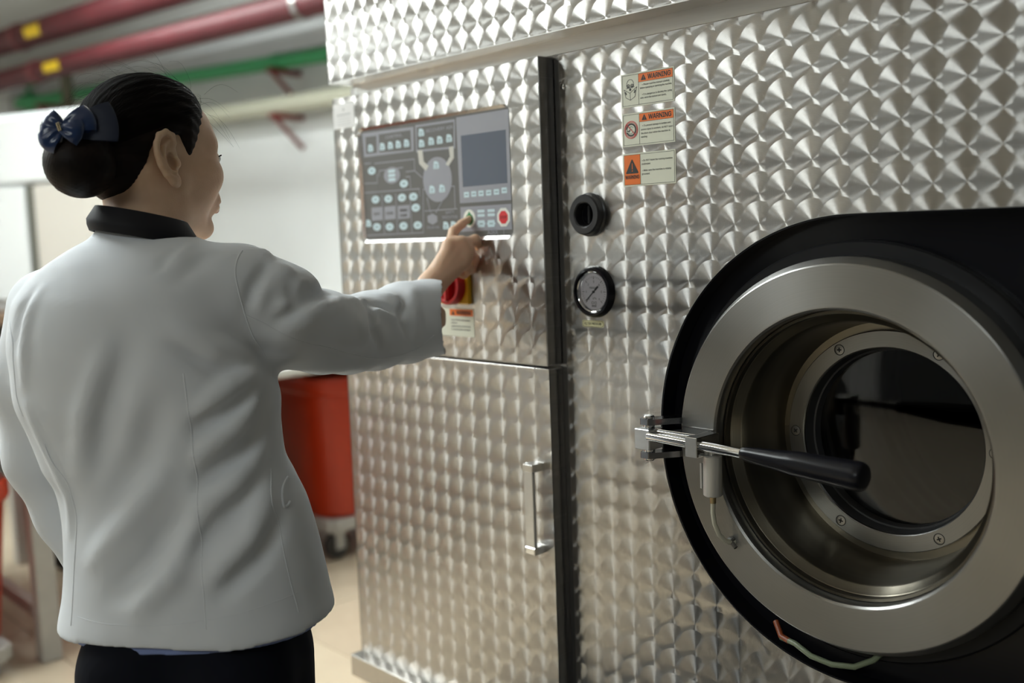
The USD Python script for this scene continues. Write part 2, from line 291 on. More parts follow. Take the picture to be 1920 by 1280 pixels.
# ---- small fittings on the main panel
port = part_x('finger_port', mach, 'black plastic ring port with a dark hollow, above the gauge')
obj('port_ring', L(lathe_y([(0.44, -0.30), (0.47, -0.42), (0.52, -0.46), (0.74, -0.46), (0.79, -0.40), (0.80, -0.16), (0.86, -0.12), (0.86, 0.0), (0.42, 0.0), (0.42, -0.05), (0.44, -0.05)], 1.30, -5.42, 64)), plain('port_black', (0.02, 0.02, 0.022), 0.30), port, smooth=30)
obj('port_hollow', L(lathe_y([(0.0, -0.02), (0.44, -0.02), (0.44, -0.0), (0.0, -0.0)], 1.30, -5.42, 40)), black_gloss, port)
obj('port_pull', L(bx(1.22, 1.36, -0.14, -0.02, -5.80, -5.04, 0.03)), black_plastic, port)
GX, GZ = 1.42, -8.47
gauge = part_x('pressure_gauge', mach, 'round pressure gauge with white dial and black bezel')
obj('bezel', L(lathe_y([(0.78, -0.10), (0.80, -0.24), (0.86, -0.30), (0.95, -0.28), (1.02, -0.18), (1.04, 0.0), (0.78, 0.0)], GX, GZ, 72)), black_gloss, gauge, smooth=40)
obj('inner_rim', L(lathe_y([(0.70, -0.10), (0.74, -0.19), (0.79, -0.22), (0.80, -0.08)], GX, GZ, 72)), chrome, gauge, smooth=40)
obj('dial', L(lathe_y([(0, -0.10), (0.72, -0.10), (0.72, -0.06), (0, -0.06)], GX, GZ, 72)), plain('dial_white', (0.78, 0.75, 0.80), 0.5), gauge)
ink = plain('ink_black', (0.015, 0.015, 0.015), 0.5)
marks = []
for k in range(31):
    a = math.radians(225 - 270 * k / 30); r0 = 0.50 if k % 5 == 0 else 0.56
    seg = LineString([(GX + r0 * math.cos(a), GZ + r0 * math.sin(a)), (GX + 0.62 * math.cos(a), GZ + 0.62 * math.sin(a))]).buffer(0.012 if k % 5 == 0 else 0.006, cap_style=2)
    marks.append(plate(seg, -0.106, -0.098))
for k in range(0, 7):
    a = math.radians(225 - 270 * k / 6); marks.append(lettering(str(k), 0.085, GX + 0.40 * math.cos(a), GZ + 0.40 * math.sin(a) - 0.04, -0.099, mid=True))
marks += [lettering('PRESSURE', 0.075, GX - 0.02, GZ + 0.12, -0.099, width=0.40, mid=True), lettering('kPa', 0.085, GX + 0.03, GZ - 0.30, -0.099, mid=True)]
for dx in (-0.08, 0.08): marks.append(plate(Point(GX + dx, GZ - 0.44).buffer(0.06).difference(Point(GX + dx, GZ - 0.44).buffer(0.045)), -0.106, -0.098))
marks.append(lettering('WISE', 0.07, GX, GZ - 0.60, -0.099, bold=True, mid=True))
obj('dial_marks', L(cat(marks)), ink, gauge, smooth=False)
na = math.radians(222)
obj('needle', L(cat([plate(LineString([(GX + 0.24 * -math.cos(na), GZ - 0.24 * math.sin(na)), (GX + 0.52 * math.cos(na), GZ + 0.52 * math.sin(na))]).buffer(0.018), -0.135, -0.12), plate(LineString([(GX - 0.12 * math.cos(na), GZ - 0.12 * math.sin(na)), (GX - 0.30 * math.cos(na), GZ - 0.30 * math.sin(na))]).buffer(0.035), -0.135, -0.12), lathe_y([(0, -0.15), (0.05, -0.15), (0.05, -0.1), (0, -0.1)], GX, GZ, 20)])), ink, gauge, smooth=False)
obj('gauge_glass', L(lathe_y([(0.0, -0.20), (0.76, -0.20), (0.76, -0.215), (0.0, -0.215)], GX, GZ, 64)), material('clear_pane', {'t': ('transparent_bsdf', {'color': (0.96, 0.96, 0.96)}), 'g': ('glossy_bsdf', {'roughness': 0.02}), 'f': ('fresnel', {'IOR': 1.35}), 'm': ('mix_closure', {})}, [('f.fac', 'm.fac'), ('t.BSDF', 'm.closure1'), ('g.BSDF', 'm.closure2')], surface='m.closure'), gauge)
tagm = plain('tag_cream', (0.62, 0.58, 0.34), 0.45)
fp = obj('filter_tag', L(plate(rrect(0.68, 1.83, -9.90, -9.62, 0.09), -0.02, 0.0)), tagm, mach, smooth=False, label='small cream name tag under the gauge')
obj('tag_lettering', L(cat([lettering('FILTER PRESSURE', 0.10, 1.255, -9.81, -0.018, width=0.92, mid=True, bold=True), plate(rrect(0.71, 1.80, -9.88, -9.64, 0.075).difference(rrect(0.725, 1.785, -9.865, -9.655, 0.07)), -0.024, -0.018)])), ink, fp, smooth=False)
obj('panel_screw', L(cat([lathe_y([(0.0, -0.10), (0.06, -0.095), (0.11, -0.06), (0.125, 0.0), (0.0, 0.0)], 0.0, -0.29, 24)])), chrome, mach)
obj('screw_slot', L(plate(affinity.rotate(sbox(-0.02, -0.40, 0.02, -0.18), -18, origin=(0, -0.29)), -0.108, -0.09)), slot_dark, mach, smooth=False)
# ---- warning labels
lab_m, lab_o = plain('label_cream', (0.68, 0.68, 0.56), 0.42), plain('label_orange', (0.80, 0.17, 0.02), 0.42)
lab_r = plain('label_red', (0.55, 0.03, 0.03), 0.42)
def frame_poly(x0, x1, z0, z1, w=0.012): return sbox(x0, z0, x1, z1).difference(sbox(x0 + w, z0 + w, x1 - w, z1 - w))
def tri_poly(x, z, h): return Polygon([(x - 0.58 * h, z), (x + 0.58 * h, z), (x, z + h)]).buffer(0.05 * h).simplify(0.002)
def warning_label(z1, rows, kind):
    x0, x1, z0 = 3.02, 5.505, z1 - 1.23
    lb = obj('warning_label', L(plate(sbox(x0, z0, x1, z1), -0.012, 0.0)), lab_m, mach, smooth=False, label={'book': 'upper warning label with a reading figure', 'ban': 'middle warning label with a red prohibition ring', 'tri': 'lower warning label with an orange side and black triangle'}[kind])
    a0, a1, b0, b1 = x0 + 0.05, x1 - 0.05, z0 + 0.05, z1 - 0.05; xs = x0 + 0.835
    blk, Y = [], -0.012
    if kind == 'tri':
        obj('warning_band', L(plate(sbox(a0, b0, xs, b1), -0.016, Y)), lab_o, lb, smooth=False)
        blk.append(plate(tri_poly((a0 + xs) / 2, z0 + 0.50, 0.48).difference(unary_union([sbox((a0 + xs) / 2 - 0.022, z0 + 0.63, (a0 + xs) / 2 + 0.022, z0 + 0.86), Point((a0 + xs) / 2, z0 + 0.575).buffer(0.03)])), -0.022, -0.016))
        blk.append(lettering('WARNING', 0.135, (a0 + xs) / 2, z0 + 0.28, -0.016, width=0.68, bold=True, mid=True))
    else:
        obj('warning_band', L(plate(sbox(xs, z1 - 0.36, a1, b1), -0.016, Y)), lab_o, lb, smooth=False)
        blk.append(plate(tri_poly(xs + 0.24, z1 - 0.30, 0.19).difference(unary_union([sbox(xs + 0.23, z1 - 0.25, xs + 0.25, z1 - 0.16), Point(xs + 0.24, z1 - 0.275).buffer(0.012)])), -0.022, -0.016))
        blk.append(lettering('WARNING', 0.17, xs + 0.44, z1 - 0.29, -0.016, width=1.06, bold=True))
    blk += [plate(frame_poly(a0, a1, b0, b1), -0.017, Y), plate(sbox(xs - 0.006, b0, xs + 0.006, b1), -0.017, Y)]
    if kind != 'tri': blk.append(plate(sbox(xs, z1 - 0.366, a1, z1 - 0.358), -0.0175, Y))
    for (t, ind, zz, wd) in rows: blk.append(lettering(t, 0.066, xs + 0.07 + ind, z1 + zz, Y, width=wd, depth=0.004))
    mx, mz = (a0 + xs) / 2 - 0.01, (z0 + z1) / 2
    if kind == 'book':
        ln = [LineString([(mx + 0.17 * math.cos(t), mz + 0.21 + 0.19 * math.sin(t)) for t in np.linspace(-0.5, 3.64, 24)]),
              LineString([(mx - 0.30, mz + 0.05), (mx - 0.22, mz - 0.25), (mx, mz - 0.36), (mx + 0.22, mz - 0.25), (mx + 0.32, mz + 0.10)]),
              LineString([(mx - 0.30, mz + 0.05), (mx - 0.02, mz - 0.10), (mx + 0.32, mz + 0.10)]), LineString([(mx - 0.01, mz - 0.10), (mx, mz - 0.36)]), LineString([(mx - 0.2, mz + 0.08), (mx + 0.2, mz + 0.12)])]
        blk.append(plate(unary_union([g.buffer(0.009) for g in ln]), -0.017, Y))
        gl = [Point(mx + sx, mz + 0.16).buffer(0.075).difference(Point(mx + sx, mz + 0.16).buffer(0.045)) for sx in (-0.09, 0.09)] + [Point(mx + 0.09, mz + 0.15).buffer(0.03), Point(mx - 0.09, mz + 0.15).buffer(0.03), affinity.rotate(sbox(mx - 0.24, mz - 0.15, mx - 0.19, mz - 0.03), 25), affinity.rotate(sbox(mx + 0.19, mz - 0.12, mx + 0.24, mz + 0.0), -25), Point(mx, mz + 0.03).buffer(0.05)]
        blk.append(plate(unary_union(gl), -0.018, Y))
    if kind == 'ban':
        c = Point(mx, mz); red = [c.buffer(0.33).difference(c.buffer(0.305)), c.buffer(0.285).difference(c.buffer(0.265)), affinity.rotate(sbox(mx - 0.31, mz - 0.014, mx + 0.31, mz + 0.014), -45)]
        blk.append(plate(unary_union([c.buffer(0.245).difference(c.buffer(0.185)).difference(sbox(mx - 0.28, mz - 0.08, mx - 0.15, mz + 0.02)), LineString([(mx - 0.2, mz - 0.02), (mx - 0.1, mz - 0.06), (mx - 0.06, mz - 0.02)]).buffer(0.02)]), -0.017, Y))
        blk.append(plate(unary_union([LineString([(mx - 0.10, mz + 0.06), (mx, mz + 0.13), (mx + 0.11, mz + 0.08)]).buffer(0.007), LineString([(mx - 0.12, mz - 0.12), (mx, mz - 0.15), (mx + 0.12, mz - 0.06)]).buffer(0.007), LineString([(mx - 0.11, mz + 0.0), (mx + 0.05, mz + 0.02)]).buffer(0.007)]), -0.017, Y))
        obj('prohibition_ring', L(plate(unary_union(red), -0.020, Y)), lab_r, lb, smooth=False)
    obj('label_print', L(cat(blk)), ink, lb, smooth=False)
warning_label(-0.255, [('• Please read the manual carefully', 0.10, -0.50, 1.28), ('before operating or servicing the machine.', 0.0, -0.62, 1.48), ('• It is dangerous to disobey the safety', 0.10, -0.86, 1.38), ('rules set in the manual and labels.', 0.0, -0.98, 1.22)], 'book')
warning_label(-1.715, [('• To prevent damage to textiles and', 0.08, -0.54, 1.30), ('severe injury to workers, do NOT open', 0.0, -0.68, 1.48), ('the drum door when the machine is', 0.0, -0.82, 1.36), ('running.', 0.0, -0.95, 0.30)], 'ban')
warning_label(-3.205, [('• Do NOT leave the running machine', 0.02, -0.33, 1.42), ('unattended.', 0.0, -0.46, 0.42), ('• Make sure the machine is reliably', 0.02, -0.70, 1.36), ('grounded.', 0.0, -0.83, 0.38)], 'tri')
# ---- control box (upper left) and service door (lower left)
BX0, BX1, BY = -15.15, -0.58, -0.80
wpoly = affinity.translate(rrect(0, 10.52, 0, 5.28, 0.22), -13.02, -6.13)
boxdoor = part_x('control_box', mach, 'swirl-polished control box door with the membrane keypad')
wrr = lambda d: rrect(-13.02 - d, -2.50 + d, -6.13 - d, -0.85 + d, 0.22 + d)
obj('box_face', L(plate(sbox(BX0, -11.48, BX1, 0.90).difference(wrr(0.13)), BY, BY + 0.06)), per_box, boxdoor, smooth=False)
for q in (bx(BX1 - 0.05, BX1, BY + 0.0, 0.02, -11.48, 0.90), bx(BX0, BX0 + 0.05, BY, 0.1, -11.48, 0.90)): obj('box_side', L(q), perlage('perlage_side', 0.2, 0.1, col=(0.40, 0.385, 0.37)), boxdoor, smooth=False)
obj('box_edges', L(cat([bx(BX0, BX1, BY, 0.1, 0.88, 0.93, 0.01), bx(BX0, BX1, BY, 0.1, -11.52, -11.47), bx(BX1 - 0.045, BX1 + 0.012, BY - 0.008, BY + 0.05, -11.48, 0.92, 0.02)])), steel, boxdoor, smooth=False)
ca, cb_ = (np.array(wrr(d).exterior.coords)[:-1] for d in (0.135, 0.0)); nn = len(ca)
vv = np.vstack([np.c_[ca[:, 0], np.full(nn, BY - 0.012), ca[:, 1]], np.c_[cb_[:, 0], np.full(nn, BY + 0.105), cb_[:, 1]], np.c_[ca[:, 0], np.full(nn, BY + 0.105), ca[:, 1]]])
ff = [t for k, o in ((0, nn), (nn, 2 * nn), (2 * nn, 0)) for i in range(nn) for t in ((k + i, k + (i + 1) % nn, o + (i + 1) % nn), (k + i, o + (i + 1) % nn, o + i))]
wb = trimesh.Trimesh(vv, ff, process=False); wb.fix_normals()
obj('window_bevel', L(wb), plain('bevel_steel', (0.62, 0.61, 0.60), 0.22, 1.0), boxdoor, smooth=False)
ov = obj('keypad_overlay', L(plate(wpoly.buffer(0.02), BY + 0.10, BY + 0.16)), plain('overlay_grey', (0.105, 0.10, 0.094), 0.42), boxdoor, smooth=False)
OY = BY + 0.10
PD = {'frameA': [(-12.9, -0.95), (-8.84, -1.03), (-8.9, -2.13), (-12.81, -2.11)], 'boxA1': [(-12.63, -1.16), (-11.72, -1.17), (-11.74, -1.98), (-12.64, -1.97)], 'boxA2': [(-11.54, -1.13), (-9.07, -1.16), (-9.07, -2.06), (-11.56, -1.98)],
      'frameB': [(-8.71, -0.98), (-5.91, -0.99), (-5.97, -2.25), (-8.73, -2.2)], 'boxB': [(-8.61, -1.08), (-6.01, -1.1), (-6.06, -2.15), (-8.65, -2.1)],
      'armL': [(-8.62, -2.12), (-8.26, -2.13), (-8.21, -2.65), (-7.87, -2.88), (-8.09, -3.08), (-8.53, -2.73)], 'armR': [(-6.4, -2.15), (-6.08, -2.15), (-6.08, -2.65), (-6.47, -2.98), (-6.67, -2.89), (-6.34, -2.58)],
      'lcdfield': [(-5.83, -0.93), (-2.5, -0.93), (-2.52, -4.66), (-5.80, -4.65)], 'lcd': [(-5.56, -1.74), (-2.7, -1.75), (-2.70, -3.95), (-5.56, -3.96)], 'startfield': [(-5.78, -4.82), (-2.53, -4.82), (-2.53, -5.88), (-5.79, -5.90)],
      'box1': [(-12.41, -4.57), (-11.53, -4.56), (-11.55, -5.18), (-12.42, -5.20)], 'box2': [(-11.36, -4.57), (-10.49, -4.55), (-10.52, -5.17), (-11.37, -5.19)], 'box3': [(-10.31, -4.57), (-9.39, -4.56), (-9.42, -5.17), (-10.32, -5.19)],
      'hex': [(-7.75, -5.02), (-7.41, -5.16), (-7.41, -5.4), (-7.76, -5.53), (-8.1, -5.4), (-8.11, -5.13)]}
PD = {k: Polygon(v) for k, v in PD.items()}
pr_light, pr_dark, pr_cream = plain('print_light', (0.27, 0.27, 0.30), 0.42), plain('print_dark', (0.085, 0.08, 0.075), 0.42), plain('print_cream', (0.52, 0.50, 0.45), 0.42)
drum_sym = affinity.scale(Point(-7.29, -3.52).buffer(1.0, quad_segs=16), 1.02, 1.0)
fan_sym = affinity.scale(Point(-10.65, -3.12).buffer(0.62, quad_segs=12), 1.02, 0.62)
lines = [[(-12.81, -2.42), (-12.28, -2.43)], [(-11.99, -2.47), (-8.9, -2.49), (-8.9, -3.02), (-9.56, -3.03)], [(-8.9, -3.02), (-8.37, -3.37)], [(-12.89, -3.37), (-11.84, -3.41), (-11.82, -2.93)], [(-11.67, -3.11), (-11.63, -2.84), (-9.76, -2.81)], [(-9.26, -3.8), (-9.27, -3.26), (-9.58, -3.26)], [(-12.93, -3.82), (-8.62, -3.86), (-8.6, -4.21)], [(-12.9, -5.9), (-8.46, -5.87), (-8.34, -3.91), (-8.06, -3.89)], [(-8.09, -4.29), (-7.87, -4.98)], [(-6.93, -4.4), (-7.51, -5.0)], [(-6.41, -3.88), (-6.13, -3.88), (-6.14, -4.87)], [(-8.3, -4.89), (-6.0, -4.88)], [(-11.5, -4.0), (-11.45, -5.85)], [(-10.42, -4.0), (-10.4, -5.85)], [(-9.33, -4.0), (-9.3, -5.85)]]
line_poly = unary_union([LineString(l).buffer(0.022, cap_style=2) for l in lines])
obj('printed_fields', L(plate(unary_union([PD['frameA'].difference(unary_union([PD['boxA1'], PD['boxA2']])), PD['frameB'].difference(PD['boxB']), PD['startfield'], PD['box1'], PD['box2'], PD['box3'], PD['hex'], drum_sym, fan_sym, line_poly, PD['lcdfield'].difference(PD['lcd'])]), OY - 0.006, OY)), pr_light, ov, smooth=False)
for q in ('armL', 'armR'): obj('printed_pipe', L(plate(PD[q], OY - 0.009, OY)), pr_cream, ov, smooth=False)
txt = [('CONTROL', (-11.01, -1.38), 1.3, 0.13), ('RECOVERY AIR', (-7.96, -1.38), 1.87, 0.14), ('SAFETY', (-6.81, -5.08), 0.6, 0.12), ('INDICATION', (-7.07, -5.29), 1.05, 0.12), ('DRUM FAN', (-8.19, -5.71), 0.88, 0.12)]
obj('printed_words', L(cat([lettering(t, h, x, z, OY, width=w, bold=True) for t, (x, z), w, h in txt])), pr_light, ov, smooth=False)
txt = [('DRY', (-12.25, -4.95), 0.53, 0.13), ('COOL', (-11.24, -4.95), 0.59, 0.13), ('WRINKLE', (-10.16, -4.85), 0.6, 0.13), ('GUARD', (-10.16, -5.09), 0.54, 0.13)]
obj('field_words', L(cat([lettering(t, h, x, z, OY - 0.006, width=w, bold=True) for t, (x, z), w, h in txt])), pr_dark, ov, smooth=False)
obj('maker_mark', L(cat([lettering('AIRX', 0.19, -4.08, -6.06, OY, width=0.68, bold=True), plate(sbox(-3.05, -6.1, -3.03, -5.86), OY - 0.006, OY)])), pr_light, ov, smooth=False)
obj('display_screen', L(plate(PD['lcd'], OY - 0.003, OY + 0.02)), plain('screen_blue_grey', (0.105, 0.12, 0.155), 0.22), ov, smooth=False, label='blank blue-grey display screen')
key_m, key_ink = plain('key_pale_blue', (0.50, 0.62, 0.66), 0.42), plain('key_ink', (0.07, 0.12, 0.13), 0.5)
KS = [(-12.24, -1.71), (-11.29, -1.72), (-10.65, -1.72), (-10.04, -1.72), (-9.41, -1.72), (-8.29, -1.34), (-8.3, -1.83), (-7.6, -1.79), (-7.0, -1.79), (-6.35, -1.77), (-5.33, -4.3), (-4.85, -4.29), (-4.38, -4.29), (-3.89, -4.29), (-3.4, -4.28), (-2.91, -4.24), (-4.43, -5.14), (-3.78, -5.14), (-4.44, -5.59), (-3.8, -5.6), (-6.82, -5.59), (-6.3, -5.59), (-6.98, -3.93), (-7.69, -3.94), (-7.32, -2.87), (-12.72, -5.31)]
KO = [(-12.23, -2.8), (-9.75, -3.56), (-12.04, -4.19), (-11.01, -4.2), (-9.94, -4.2), (-9.08, -4.2), (-8.94, -4.71), (-12.04, -5.51), (-11.01, -5.53), (-9.93, -5.52), (-8.85, -5.52), (-10.65, -2.92), (-10.65, -3.12), (-10.65, -3.32)]
for k, (x, z) in enumerate(KS):
    small = 10 <= k < 16
    if small: p = rrect(x - 0.17, x + 0.17, z - 0.12, z + 0.12, 0.03)
    elif 16 <= k < 18: p = unary_union([rrect(x - 0.23, x + 0.23, z + 0.03, z + 0.15, 0.03), rrect(x - 0.23, x + 0.23, z - 0.15, z - 0.03, 0.03)])
    elif 18 <= k < 20: p = unary_union([rrect(x - 0.22, x + 0.22, z - 0.15, z + 0.15, 0.03), sbox(x - 0.27, z - 0.05, x + 0.27, z + 0.05)])
    else: p = unary_union([rrect(x - 0.20, x + 0.20, z - 0.17, z + 0.03, 0.04), rrect(x - 0.17, x + 0.06, z + 0.0, z + 0.17, 0.04), Point(x + 0.08, z + 0.05).buffer(0.09, quad_segs=4)])
    obj('membrane_key', L(plate(p, OY - 0.012, OY)), key_m, ov, smooth=False)
for k, (x, z) in enumerate(KO):
    p = affinity.scale(Point(x, z).buffer(0.31, quad_segs=8), 1.0, 0.58) if k < 11 else rrect(x - 0.26, x + 0.26, z - 0.07, z + 0.07, 0.03)
    obj('membrane_key', L(plate(p, OY - 0.012, OY)), key_m, ov, smooth=False)
inkp = [sbox(x - 0.10, z - 0.015, x + 0.10, z + 0.015) for k, (x, z) in enumerate(KS) if not 16 <= k < 18] + [unary_union([sbox(x - 0.13, z - 0.03, x + 0.13, z + 0.0), sbox(x - 0.08, z + 0.03, x + 0.08, z + 0.05)]) for (x, z) in KO[:11]] + [sbox(x - 0.14, z - 0.11, x + 0.12, z - 0.09) for k, (x, z) in enumerate(KS) if not 10 <= k < 20]
obj('key_print', L(plate(unary_union(inkp), OY - 0.015, OY - 0.01)), key_ink, ov, smooth=False)
white_btn = plain('button_white', (0.70, 0.70, 0.64), 0.4)
sb_ = obj('start_button', L(plate(Point(-5.20, -5.34).buffer(0.39, quad_segs=12), OY - 0.015, OY)), white_btn, ov, smooth=False, label='white and green start key')
gp = Point(-5.20, -5.30).buffer(0.30, quad_segs=10)
obj('start_symbol', L(plate(unary_union([Polygon([(-5.20, -5.02), (-5.44, -5.34), (-4.96, -5.34)]), Point(-5.20, -5.38).buffer(0.25)]), OY - 0.02, OY - 0.01)), plain('button_green', (0.015, 0.20, 0.06), 0.4), ov, smooth=False)
oct_ = lambda r: Polygon([(-3.02 + r * math.cos(a), -5.36 + r * math.sin(a)) for a in np.arange(8) * math.pi / 4 + math.pi / 8])
obj('stop_button', L(plate(oct_(0.42), OY - 0.015, OY)), white_btn, ov, smooth=False, label='white and red stop key')
obj('stop_symbol', L(plate(oct_(0.29), OY - 0.02, OY - 0.01)), plain('button_red', (0.62, 0.02, 0.025), 0.4), ov, smooth=False)
obj('stop_word', L(lettering('STOP', 0.12, -3.02, -5.42, OY - 0.019, width=0.40, bold=True, mid=True)), plain('stop_ink', (0.25, 0.01, 0.012), 0.4), ov, smooth=False)
card = obj('notice_card', L(plate(sbox(-15.10, -0.58, -13.3, 0.62), BY - 0.02, BY)), plain('paper_white', (0.66, 0.65, 0.64), 0.6), boxdoor, smooth=False, label='white paper notice stuck to the top left corner')
obj('notice_print', L(cat([plate(Point(-14.2, 0.33).buffer(0.08), BY - 0.024, BY - 0.02), plate(sbox(-14.8, 0.05, -13.6, 0.12), BY - 0.024, BY - 0.02)] + [plate(sbox(-14.8, z, -13.6, z + 0.025), BY - 0.024, BY - 0.02) for z in (-0.07, -0.2, -0.32, -0.44)])), plain('print_grey', (0.40, 0.40, 0.40), 0.6), card, smooth=False)
# main switch
sw = part_x('main_switch', boxdoor, 'red rotary main switch on a yellow plate')
obj('switch_plate', L(cat([bx(-7.2, -5.14, BY - 0.22, BY, -9.08, -7.05, 0.04)])), plain('switch_yellow', (0.75, 0.42, 0.01), 0.4), sw)
red_sw = plain('switch_red', (0.42, 0.012, 0.015), 0.32)
obj('switch_knob', L(lathe_y([(0.0, BY - 0.34), (0.62, BY - 0.34), (0.64, BY - 0.58), (0.70, BY - 0.64), (0.82, BY - 0.62), (0.86, BY - 0.5), (0.86, BY - 0.2), (0.0, BY - 0.2)], -6.15, -8.25, 56)), red_sw, sw, smooth=35)
obj('switch_lever', L(bx(-6.32, -5.98, BY - 0.72, BY - 0.3, -9.0, -7.5, 0.1)), red_sw, sw)
l4 = obj('switch_label', L(plate(sbox(-7.52, -10.55, -5.05, -9.29), BY - 0.014, BY)), lab_m, boxdoor, smooth=False, label='small cream warning label under the red main switch')
obj('switch_label_band', L(plate(sbox(-6.68, -9.63, -5.10, -9.33), BY - 0.018, BY - 0.013)), lab_o, l4, smooth=False)
obj('switch_label_print', L(cat([lettering('WARNING', 0.15, -6.22, -9.56, BY - 0.017, width=0.98, bold=True), plate(tri_poly(-6.44, -9.58, 0.17), BY - 0.022, BY - 0.017), lettering('Turn off the main power', 0.07, -6.6, -9.85, BY - 0.013, width=1.3), lettering('before', 0.07, -6.6, -9.98, BY - 0.013, width=0.4), lettering('opening the control box', 0.07, -6.6, -10.13, BY - 0.013, width=1.3), lettering('or servicing the machine.', 0.07, -6.6, -10.27, BY - 0.013, width=1.3)])), ink, l4, smooth=False)
CYF = -0.78
sd = part_x('service_door', mach, 'lower swirl-polished service door with a chrome pull handle')
obj('door_face', L(plate(sbox(BX0, -27.95, BX1 + 0.02, -11.66), CYF, CYF + 0.06)), per_box, sd, smooth=False)
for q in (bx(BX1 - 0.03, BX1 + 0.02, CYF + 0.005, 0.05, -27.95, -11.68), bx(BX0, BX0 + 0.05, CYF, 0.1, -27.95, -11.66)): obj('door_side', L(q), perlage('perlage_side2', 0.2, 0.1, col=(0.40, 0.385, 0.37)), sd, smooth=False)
obj('door_edge', L(cat([bx(BX0, BX1 + 0.03, CYF - 0.008, 0.1, -11.70, -11.645, 0.015)])), steel, sd, smooth=False)
hd = part_x('pull_handle', sd)
obj('handle_bar', L(bx(-1.62, -1.08, -1.42, -1.30, -19.25, -15.85, 0.03)), chrome_dull, sd)
obj('handle_mount', L(bx(-1.64, -1.06, -1.45, CYF, -15.95, -15.62, 0.03)), chrome, sd)
obj('handle_mount', L(bx(-1.64, -1.06, -1.45, CYF, -19.48, -19.16, 0.03)), chrome, sd)
obj('handle_plate', L(bx(-2.1, -1.62, CYF - 0.03, CYF, -19.3, -15.75, 0.01)), chrome_dull, sd)
# ---- top panel, filler rail, plinth
top = part_x('top_cover', mach, 'swirl-polished upper panel overhanging the front')
obj('top_face', L(plate(sbox(-14.85, 1.64, 27, 12.5), -1.20, -1.14)), per_top, top, smooth=False)
obj('top_underside', L(cat([bx(-14.85, 27, -1.20, 0.2, 1.60, 1.64), bx(-14.85, -14.8, -1.2, 1.6, 1.62, 12.5), bx(-14.85, 27, -1.2, 34, 12.5, 12.6)])), steel, top, smooth=False)
obj('filler_rail', L(bx(-14.3, 27, -0.05, 0.3, 1.0, 1.65)), steel, mach, smooth=False)
obj('side_gap_trim', L(cat([bx(-0.55, -0.26, 0.06, 0.4, -28.6, 0.9), bx(-0.57, -0.24, -0.02, 0.1, -11.62, -11.5)])), plain('gap_steel', (0.30, 0.30, 0.31), 0.3, 1.0), mach, smooth=False)
obj('plinth', L(bx(-15.3, 27, -1.42, 0.9, -28.95, -27.78, 0.05)), plain('plinth_steel', (0.50, 0.485, 0.46), 0.24, 1.0, noise=0.08, scale=14), mach)
# ================================================================ unseen ceiling fixtures, placed for the panel highlights, the jacket and the far wall
lamp_m = material('lamp_diffuser', {'e': ('emission', {'color': LAMP_COLOUR, 'strength': LAMP})}, surface='e.emission')
lamp_body = plain('lamp_body', (0.75, 0.75, 0.75), 0.4)
def unseen_ceiling_light(x, y, label, along=0.0, ln=1.25, wd=0.30):
    t = thing('unseen_ceiling_light', label, 'ceiling light', 'unseen ceiling lights of the hall')
    c, s = math.cos(along), math.sin(along)
    def put(mesh): 
        M = np.eye(4); M[:2, :2] = [[c, -s], [s, c]]; M[:3, 3] = [x, y, CEIL]; mesh.apply_transform(M); return mesh
    obj('housing', put(bx(-ln / 2 - 0.03, ln / 2 + 0.03, -wd / 2 - 0.03, wd / 2 + 0.03, -0.07, 0.0, 0.01)), lamp_body, t)
    obj('diffuser', put(bx(-ln / 2, ln / 2, -wd / 2, wd / 2, -0.085, -0.068)), lamp_m, t)
LIGHTS = [(-1.85, -1.05, 100, 'unseen ceiling lamp over the aisle in front of the dryer, nearest the dryer'), (-2.45, -1.35, 100, 'unseen ceiling lamp over the pale wooden table, middle of three'), (-3.05, -1.65, 100, 'unseen ceiling lamp over the far side of the pale wooden table'),
          (1.0, -4.4, 10, 'unseen ceiling lamp by the unseen dark panel opposite the dryer'), (-1.9, 1.2, 8, 'unseen ceiling lamp over the white topped table, lights the far wall'), (-4.2, 0.95, 8, 'unseen ceiling lamp above the tall white cabinet, lights the far wall'), (-6.2, -3.4, 100, 'unseen ceiling lamp in the far front corner of the hall')]
for x, y, a, lab in LIGHTS: unseen_ceiling_light(x, y, lab, math.radians(a), 1.9, 0.36)
# ================================================================ behind the woman: pipes, tables, bins, cabinet
pipe_red = plain('pipe_red', (0.075, 0.008, 0.011), 0.55, noise=0.15, scale=6)
pipe_green = plain('pipe_green', (0.045, 0.30, 0.11), 0.45)
pipe_cream = plain('pipe_cream', (0.50, 0.49, 0.38), 0.5)
bracket_red = plain('bracket_red', (0.20, 0.035, 0.03), 0.5)
tag_yellow = plain('tag_yellow', (0.75, 0.50, 0.01), 0.5)
def wf(name, mesh, m, parent=None, **k): return obj(name, wall_frame(mesh), m, parent, **k)
duct = plain('duct_grey', (0.42, 0.42, 0.41), 0.6)
struct('ceiling_beam', wall_frame(bx(-6.05, 6.4, -0.42, 0.0, 2.74, CEIL)), beam_grey)
struct('trim_1', wall_frame(bx(-6.05, 6.4, -0.16, 0.0, 2.46, 2.57)), duct)
def pipe(name, label, z0, z1, out, r, m, s0=-5.9, s1=3.0, clamps=()):
    t = thing(name, label, 'pipe'); zz = lambda s: z0 + (z1 - z0) * (s - s0) / (s1 - s0)
    wf('pipe_run', tube([(s0, -out, z0), (s1, -out, z1)], r, 24), m, t, smooth=60)
    for s in clamps: wf('pipe_clamp', tube([(s - 0.03, -out, zz(s)), (s + 0.03, -out, zz(s))], r + 0.008, 24), m, t)
    return t, zz
gp_, gz = pipe('green_pipe', 'bright green pipe running along the white wall above the cream pipe', 2.504, 2.25, 0.16, 0.046, pipe_green, clamps=(-2.45, -5.2))
